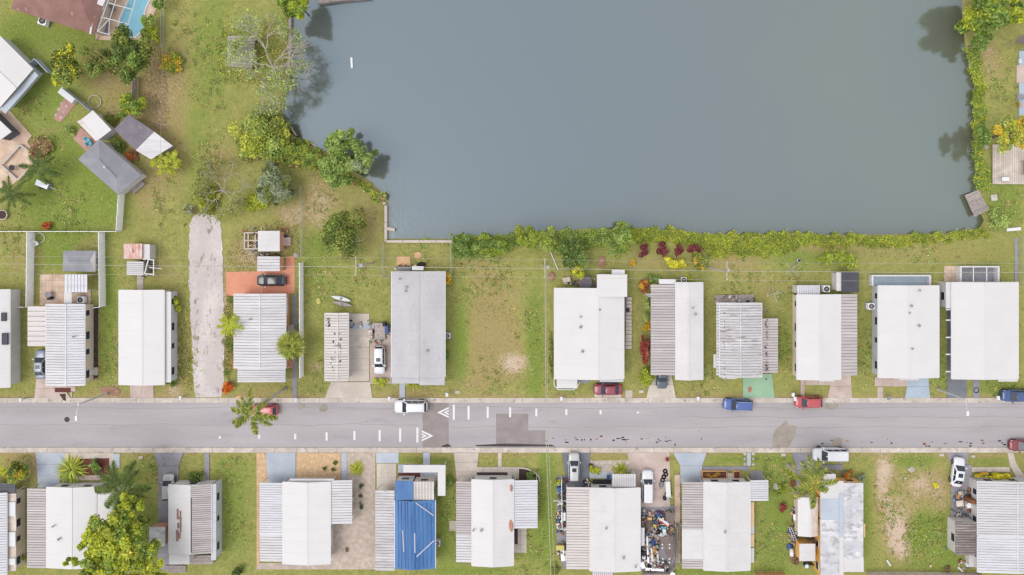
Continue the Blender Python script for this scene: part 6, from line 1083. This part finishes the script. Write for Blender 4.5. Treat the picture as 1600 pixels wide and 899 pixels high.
# pink drive east side: tyres, cart, bucket
tub('bucket','red bucket at the pink drive edge','bucket',1042,717,.3,.35,'plastic_red','mulch')
for i,(x,y) in enumerate(((1039,736),(1040,741),(1037,745),(1035,750))): ring(('topmost dark tyre on the pink drive edge','second dark tyre from the top of the drive edge row','third dark tyre of the drive edge row','lowest dark tyre of the drive edge row')[i],x,y,.27,'tyre','discarded_tyre','tyre',.11,.15)
heap('tarp_bundle','grey tarp bundle on the pink drive edge','tarp',1033,757,4,7,.5,'plastic_grey'); t=box_item('hand_cart','long white cart at the pink drive edge','cart',1043,763,.75,2.4,.6,'plastic_white',3); 
for s_ in (-1,1): q=MB(); q.tube((s_*.4,-.7,.2),(s_*.48,-.7,.2),.2,None,10); q.build('wheel','tyre',t,local=True)
tub('old_pot','black tub below the long white cart','tub',1038,777,.33,.4,'plastic_black'); pipes('white bent pipe rack below the long white cart',[[(1036,788,.1),(1044,776,.6),(1050,778,.6)],[(1042,788,.1),(1046,772,.5)]],.05,'plastic_white','pipe_rack','rack')
# junk yard east of the white and grey-stained roof
J='in the junk yard'
def canopy(label,C4,z,m,dots=()):
    c=[W(x,y,z) for x,y in C4]; t=thing('canopy',label,'canopy',(c[0][0],c[0][1],0)); MB().prism(c,z-.06,z).build('canvas',m,t)
    for p in c: mx=sum(q[0] for q in c)/4; my=sum(q[1] for q in c)/4; x=p[0]+(mx-p[0])*.06; y=p[1]+(my-p[1])*.06; piece('post','galv',t,x-.04,y-.04,0,x+.04,y+.04,z-.062)
    for x,y in dots: q=MB(); q.disc(W(x,y,z),.12,z+.001,z+.03,10); q.build('eyelet','plastic_white',t)
canopy('large brown canvas canopy with white eyelets '+J,[(1030,839),(1052,838),(1052,872),(1047,882),(1030,880)][:4],2.1,'cloth_brown',((1035,851),(1046,851),(1035,856.5),(1046,856.5),(1035.5,873.5),(1046,873.5),(1035.5,879),(1046,879))); canopy('small brown canvas canopy at the top of the junk yard',[(1039,800),(1053,802),(1053,820),(1042,814)],2.0,'cloth_brown'); canopy('long white lean-to strip against the house '+J,[(1000,825),(1007,825),(1007,853),(1000,853)],2.0,'white_roof')
heap('tarp_bundle','bright blue tarp bundle '+J,'tarp',1019,845,6,7,.7,'plastic_blue'); heap('tarp_bundle','blue and grey tarp by the small canopy','tarp',1029,803,7,6,.6,'plastic_blue'); heap('junk_heap','tangled brown and green junk heap','junk',1013,816,9,12,.8,'cloth_brown'); heap('junk_heap','pink insulation heap near the top of the yard','junk',1018,804,6,4,.5,'paver_pink'); heap('junk_heap','dark purple black junk heap at the yard foot','junk',1015,884,8,5,.6,'plastic_black'); heap('junk_heap','mossy olive junk heap beside the house wall','junk',1009,814,4,9,.6,'plastic_green')
for i,(x0,y0,x1,y1,w,m,l) in enumerate(((1013,838,1015,880,.35,'wood_pale','long pale board nearest the house '),(1022,851,1021,882,.45,'wood_tan','wide tan board in the middle '),(1026.5,850,1027,880,.3,'wood_pale','narrow pale board beside the canopy '),(1017,853,1018.5,879,.3,'plastic_white','white board between the tan and pale ones '),(1010,836,1012,878,.25,'vinyl','thin grey board along the house side '),(1027,808,1044,818,.5,'plastic_white','white door panel lying slanted '),(1030,812,1040,820,.3,'plastic_red','red strip lying across the white panel '),(1006,886,1036,888,.4,'vinyl','grey board along the foot fence '))): board(l+J,x0,y0,x1,y1,w,m,.3+.05*i)
for i,(x,y,w,d,h_,m,l) in enumerate(((1032,833,.9,.6,.7,'plastic_white','white appliance below the small canopy'),(1037,829,.5,.9,.8,'vinyl','grey cabinet beside the white appliance'),(1045,833,.7,.7,.5,'paver_pink','pink crate beside the weathered fence'),(1028,829,.6,.6,.7,'plastic_black','black box beside the white appliance'),(1036,822,.8,.5,.5,'plastic_teal','teal tub under the slanted white panel'),(1004,862,.6,.7,.8,'plastic_black','black speaker like box against the house'),(1005,868,.5,.6,.6,'vinyl','grey box against the house'),(1008,875,.6,.5,.5,'plastic_white','white box at the lower house wall'),(1027,886,.6,.4,.5,'plastic_grey','grey box at the yard foot'),(1024,829,.4,.4,.5,'plastic_red','red crate near the black box'),(1009,833,.6,.4,.5,'plastic_blue','navy crate near the long pale board'),(1048,826,.5,.9,.6,'wood_tan','tan crate stack near the weathered fence'),(1003,880,.6,1.0,.7,'vinyl','pale cabinet at the house corner'),(1018,826,.6,.5,.5,'plastic_grey','grey tub in the tangled heap'),(1014,808,.7,.4,.7,'cardboard','cardboard box in the tangled heap'),(1022,820,.5,.5,.6,'plastic_yellow','pale yellow tub near the tangled heap'))): box_item('junk_box',l+' '+J,'box',x,y,w,d,h_,m,(i*37)%50-25,None,.03)
box_item('white_bin','white bin outside the foot of the weathered fence','bin',1049,894,.7,.5,.6,'plastic_white',-25,'vinyl')
# side clutter at the mottled roofed home
tub('old_pot','grey round pot beside the long white garden shed','pot',1239,799,.3,.35,'vinyl','plastic_black'); t=box_item('hand_cart','grey push cart beside the long white garden shed','cart',1241,806,.7,.9,.6,'plastic_grey',5,'vinyl'); heap('tarp_bundle','dark tarp roll beside the garden shed wall','tarp',1243,820,4,6,.4,'plastic_black'); heap('tarp_bundle','blue tarp under the ladder','tarp',1235,831,5,6,.35,'plastic_blue'); heap('tarp_bundle','blue tarp beside the white tank','tarp',1234,854,5.5,5,.4,'plastic_blue'); heap('tarp_bundle','second blue tarp against the garden shed corner','tarp',1247,834,4,4,.4,'plastic_blue')
t=thing('ladder','white ladder leaning over the blue tarp','ladder',(*W(1237,834),.0)); a=np.array(W(1234,823,.5)); b=np.array(W(1243,845,.7))
for o_ in (-.2,.2): q=MB(); q.tube((a[0]+o_,a[1],.5),(b[0]+o_,b[1],.7),.04,None,4); q.build('rail','plastic_white',t)
for k in range(7): c=a+(b-a)*(k+.5)/7; q=MB(); q.tube((c[0]-.2,c[1],.57),(c[0]+.2,c[1],.57),.03,None,4); q.build('rung','plastic_white',t)
q=MB(); a=W(1235.5,862); q.tube((a[0],a[1]+.5,.35),(a[0],a[1]-.5,.35),.32,None,14); q.tube((a[0],a[1]+.5,.35),(a[0],a[1]+.6,.35),.32,.15,14); q.tube((a[0],a[1]-.6,.35),(a[0],a[1]-.5,.35),.15,.32,14); q.top('gas_tank','plastic_white','white gas tank lying beside the blue tarp','tank',smooth=True); tub('barrel','blue barrel behind the small orange walled shed','barrel',1257,881,.35,.8,'plastic_blue','plastic_white'); board('pale timber leaning by the ladder',1230,832,1240,846,.2,'wood_tan',.4)
# clutter by the silver ribbed home
for i,(x,y,m,l) in enumerate(((1497,769,'wood_pale','pale chair beside the white sedan'),(1494,774,'wood_tan','tan chair behind the white sedan'),(1500,790,'plastic_grey','grey chair beside the tan table'))): chair(l,x,y,m,i*70)
table('tan square table on the drive of the silver ribbed home',1495,784,1.1,.9,'wood_pale',8); tub('flower_pot','red pot by the silver ribbed home door','pot',1514,764,.35,.5,'rust_stain','mulch'); tub('flower_pot','red brown pot by the stained annex','pot',1513,796,.35,.5,'rust_stain','mulch'); tub('old_pot','pale tub between the red pots','tub',1511,788,.4,.5,'vinyl'); box_item('door_mat','brown mat on the drive of the silver ribbed home','mat',1512,778,.9,1.1,.04,'mulch_dark',0,None,.06)
t=thing('bicycle','dark bicycle lying at the annex corner','bicycle',(*W(1491,798),.1),R(-20))
for x in (-.5,.5): q=MB(); P=[(x+.32*math.cos(6.283*k/16),.02*k/16,.33+.32*math.sin(6.283*k/16)) for k in range(17)]; q.path(P,.03,5); q.build('wheel','tyre',t,local=True)
q=MB(); q.path([(-.5,0,.33),(-.15,0,.75),(.38,0,.75),(0,0,.3),(-.15,0,.75)],.03,5); q.path([(0,0,.3),(-.5,0,.33)],.03,5); q.path([(.38,0,.75),(.5,0,.33)],.03,5); q.build('frame','plastic_grey',t,local=True); q=MB(); q.path([(.36,-.28,.92),(.36,.28,.92)],.03,5); q.build('handlebar','galv',t,local=True); MB().box(-.28,-.07,.8,-.05,.07,.86).build('saddle','plastic_black',t,local=True)
heap('rubbish_heap','white rubbish heap at the annex corner','rubbish',1499,800,6,3,.3,'stone'); board('white plank on the lawn below the stained annex',1496,886,1504,893,.3,'plastic_white'); board('white plank lying on the weedy lot',1385,875,1391,884,.25,'plastic_white'); box_item('storage_box','white box by the annex foot','box',1510,880,.6,.7,.5,'plastic_white',20); heap('rubbish_heap','pale rubbish scrap on the weedy lot lawn','rubbish',1424,734,6,4,.1,'stone'); heap('statue_base','white garden ornament on the small front lawn','ornament',1520,713,3.5,3,.4,'stone')
# eastern shore house edge
slab('patio',[(1592,80),(1650,80),(1650,182),(1592,182)],'concrete_lightblue',.08); slab('patio',[(1588,102),(1592,102),(1650,102),(1650,130),(1588,130)],'concrete_pink',.12); canopy('brown sunshade at the eastern patio',[(1586,66),(1600,54),(1625,60),(1610,72)],2.3,'cloth_brown'); table('grey table at the eastern patio edge',1590,153,1.2,.7,'plastic_grey'); chair('tan chair at the eastern patio edge',1590,165,'wood_tan',90); chair('white chair at the eastern patio top',1590,97,'plastic_white',90)
table('white table on the pale plank deck',1563,281,1.1,.6,'plastic_white',0,False,.46); t=table('red brown bench on the pale plank deck',1595,263,.8,2.2,'shingle_brown',0,False,.46); box_item('storage_box','pale stone slab beside the dock path','slab',1553,309,1.0,1.0,.15,'stone',8); heap('boulder','white rock at the waterside tree foot','rock',1540,230,3.5,4,.5,'stone'); box_item('storage_box','white floating box by the eastern bank','float',1520.5,100,.7,.35,.3,'plastic_white',25,None,-.55)
pipes('white curved rail around the corner home porch',[[(12,546,.9),(15,546,.9),(15,597,.9),(11,603,.9),(5,603,.9)],[(20,480,.9),(20,540,.9)]],.07,'plastic_white','rail','rail'); pipes('white curved edging before the broad white home',[[(866,590,.15),(866,602,.15),(872,609,.15),(896,609,.15),(903,603,.15),(906,597,.15)]],.09,'plastic_white','garden_edging','edging')

def scraps(label,polys,n,seed,hmax=.35,z0=0.0,dark=False,zr=.5,sz=1.0):
    """uncountable small rubbish: little boxes and strips of many colours"""
    r=np.random.default_rng(seed); pal=np.array([lin(c) for c in ((190,188,186),(150,140,132),(84,80,84),(60,84,130),(170,120,96),(196,176,150),(120,104,92),(46,44,48),(176,170,166),(132,60,56),(104,116,84),(150,160,168))]); V=[];F=[];C=[]
    for poly,k in zip(polys,n):
        x0,y0,x1,y1=poly
        for i in range(k):
            c=W(r.uniform(x0,x1),r.uniform(y0,y1)); a=r.uniform(0,3.14); w=r.uniform(.06,.3); l=r.uniform(.1,.55); h_=r.uniform(.02,hmax); z=z0+r.uniform(.03,zr); w*=sz; l*=sz; col=pal[r.choice((2,6,7,1)) if dark else r.integers(0,len(pal))]*r.uniform(.8,1.1); ca,sa=math.cos(a),math.sin(a); b=len(V)
            for zz in (z-.03,z+h_):
                for u,v in ((-1,-1),(1,-1),(1,1),(-1,1)): V.append((c[0]+u*w*ca/2-v*l*sa/2,c[1]+u*w*sa/2+v*l*ca/2,zz)); C.append(col)
            F+=[(b+4,b+5,b+6,b+7),(b,b+1,b+5,b+4),(b+1,b+2,b+6,b+5),(b+2,b+3,b+7,b+6),(b+3,b,b+4,b+7)]
    me=bpy.data.meshes.new('rubbish_scraps'); np_mesh(me,np.array(V),np.array(F),np.array(C)); me.materials.append(M['twig']); tag(link('rubbish_scraps',me),label,'rubbish',kind='stuff')
scraps('small mixed rubbish strewn through the junk yard',[(1002,796,1052,838),(1003,836,1029,890),(1003,876,1042,890),(1028,820,1050,838)],[230,140,90,60],4)
scraps('small odds and ends strewn along the side yard of the ribbed carport',[(870,748,885,800),(870,798,885,830),(872,845,884,876),(913,748,922,759)],[60,70,24,24],5,.25)
scraps('small odds and ends beside the mottled roofed home',[(1236,792,1246,818),(1232,822,1248,866),(1250,838,1276,848)],[34,60,20],6,.25)
scraps('small odds and ends on the drive of the silver ribbed home',[(1488,766,1516,812),(1496,872,1526,888)],[60,26],7,.2)
scraps('small odds and ends around the wooden trailer',[(578,503,608,536),(548,500,582,512),(618,412,664,422)],[50,14,20],8,.2)
scraps('litter around the sheds behind the ribbed grey home',[(222,402,246,434),(380,352,456,398),(400,394,440,402),(1117,462,1177,472),(876,434,930,446)],[50,70,30,46,30],9,.12)
scraps('litter on the weedy vacant lot',[(1360,715,1480,885),(990,464,990.1,464.1)],[18,0],10,.06)
scraps('dark leaf debris lying on the narrow stained grey roof',[(528,516,541,566),(511,490,522,506),(524,552,534,576)],[60,8,10],11,.03,2.62,True,.06,.8)
scraps('rusty debris along the gutters of the dirty white ribbed roof',[(1124,474,1127,588),(1187,474,1190,588)],[60,60],12,.03,2.62,True,.05,.7)
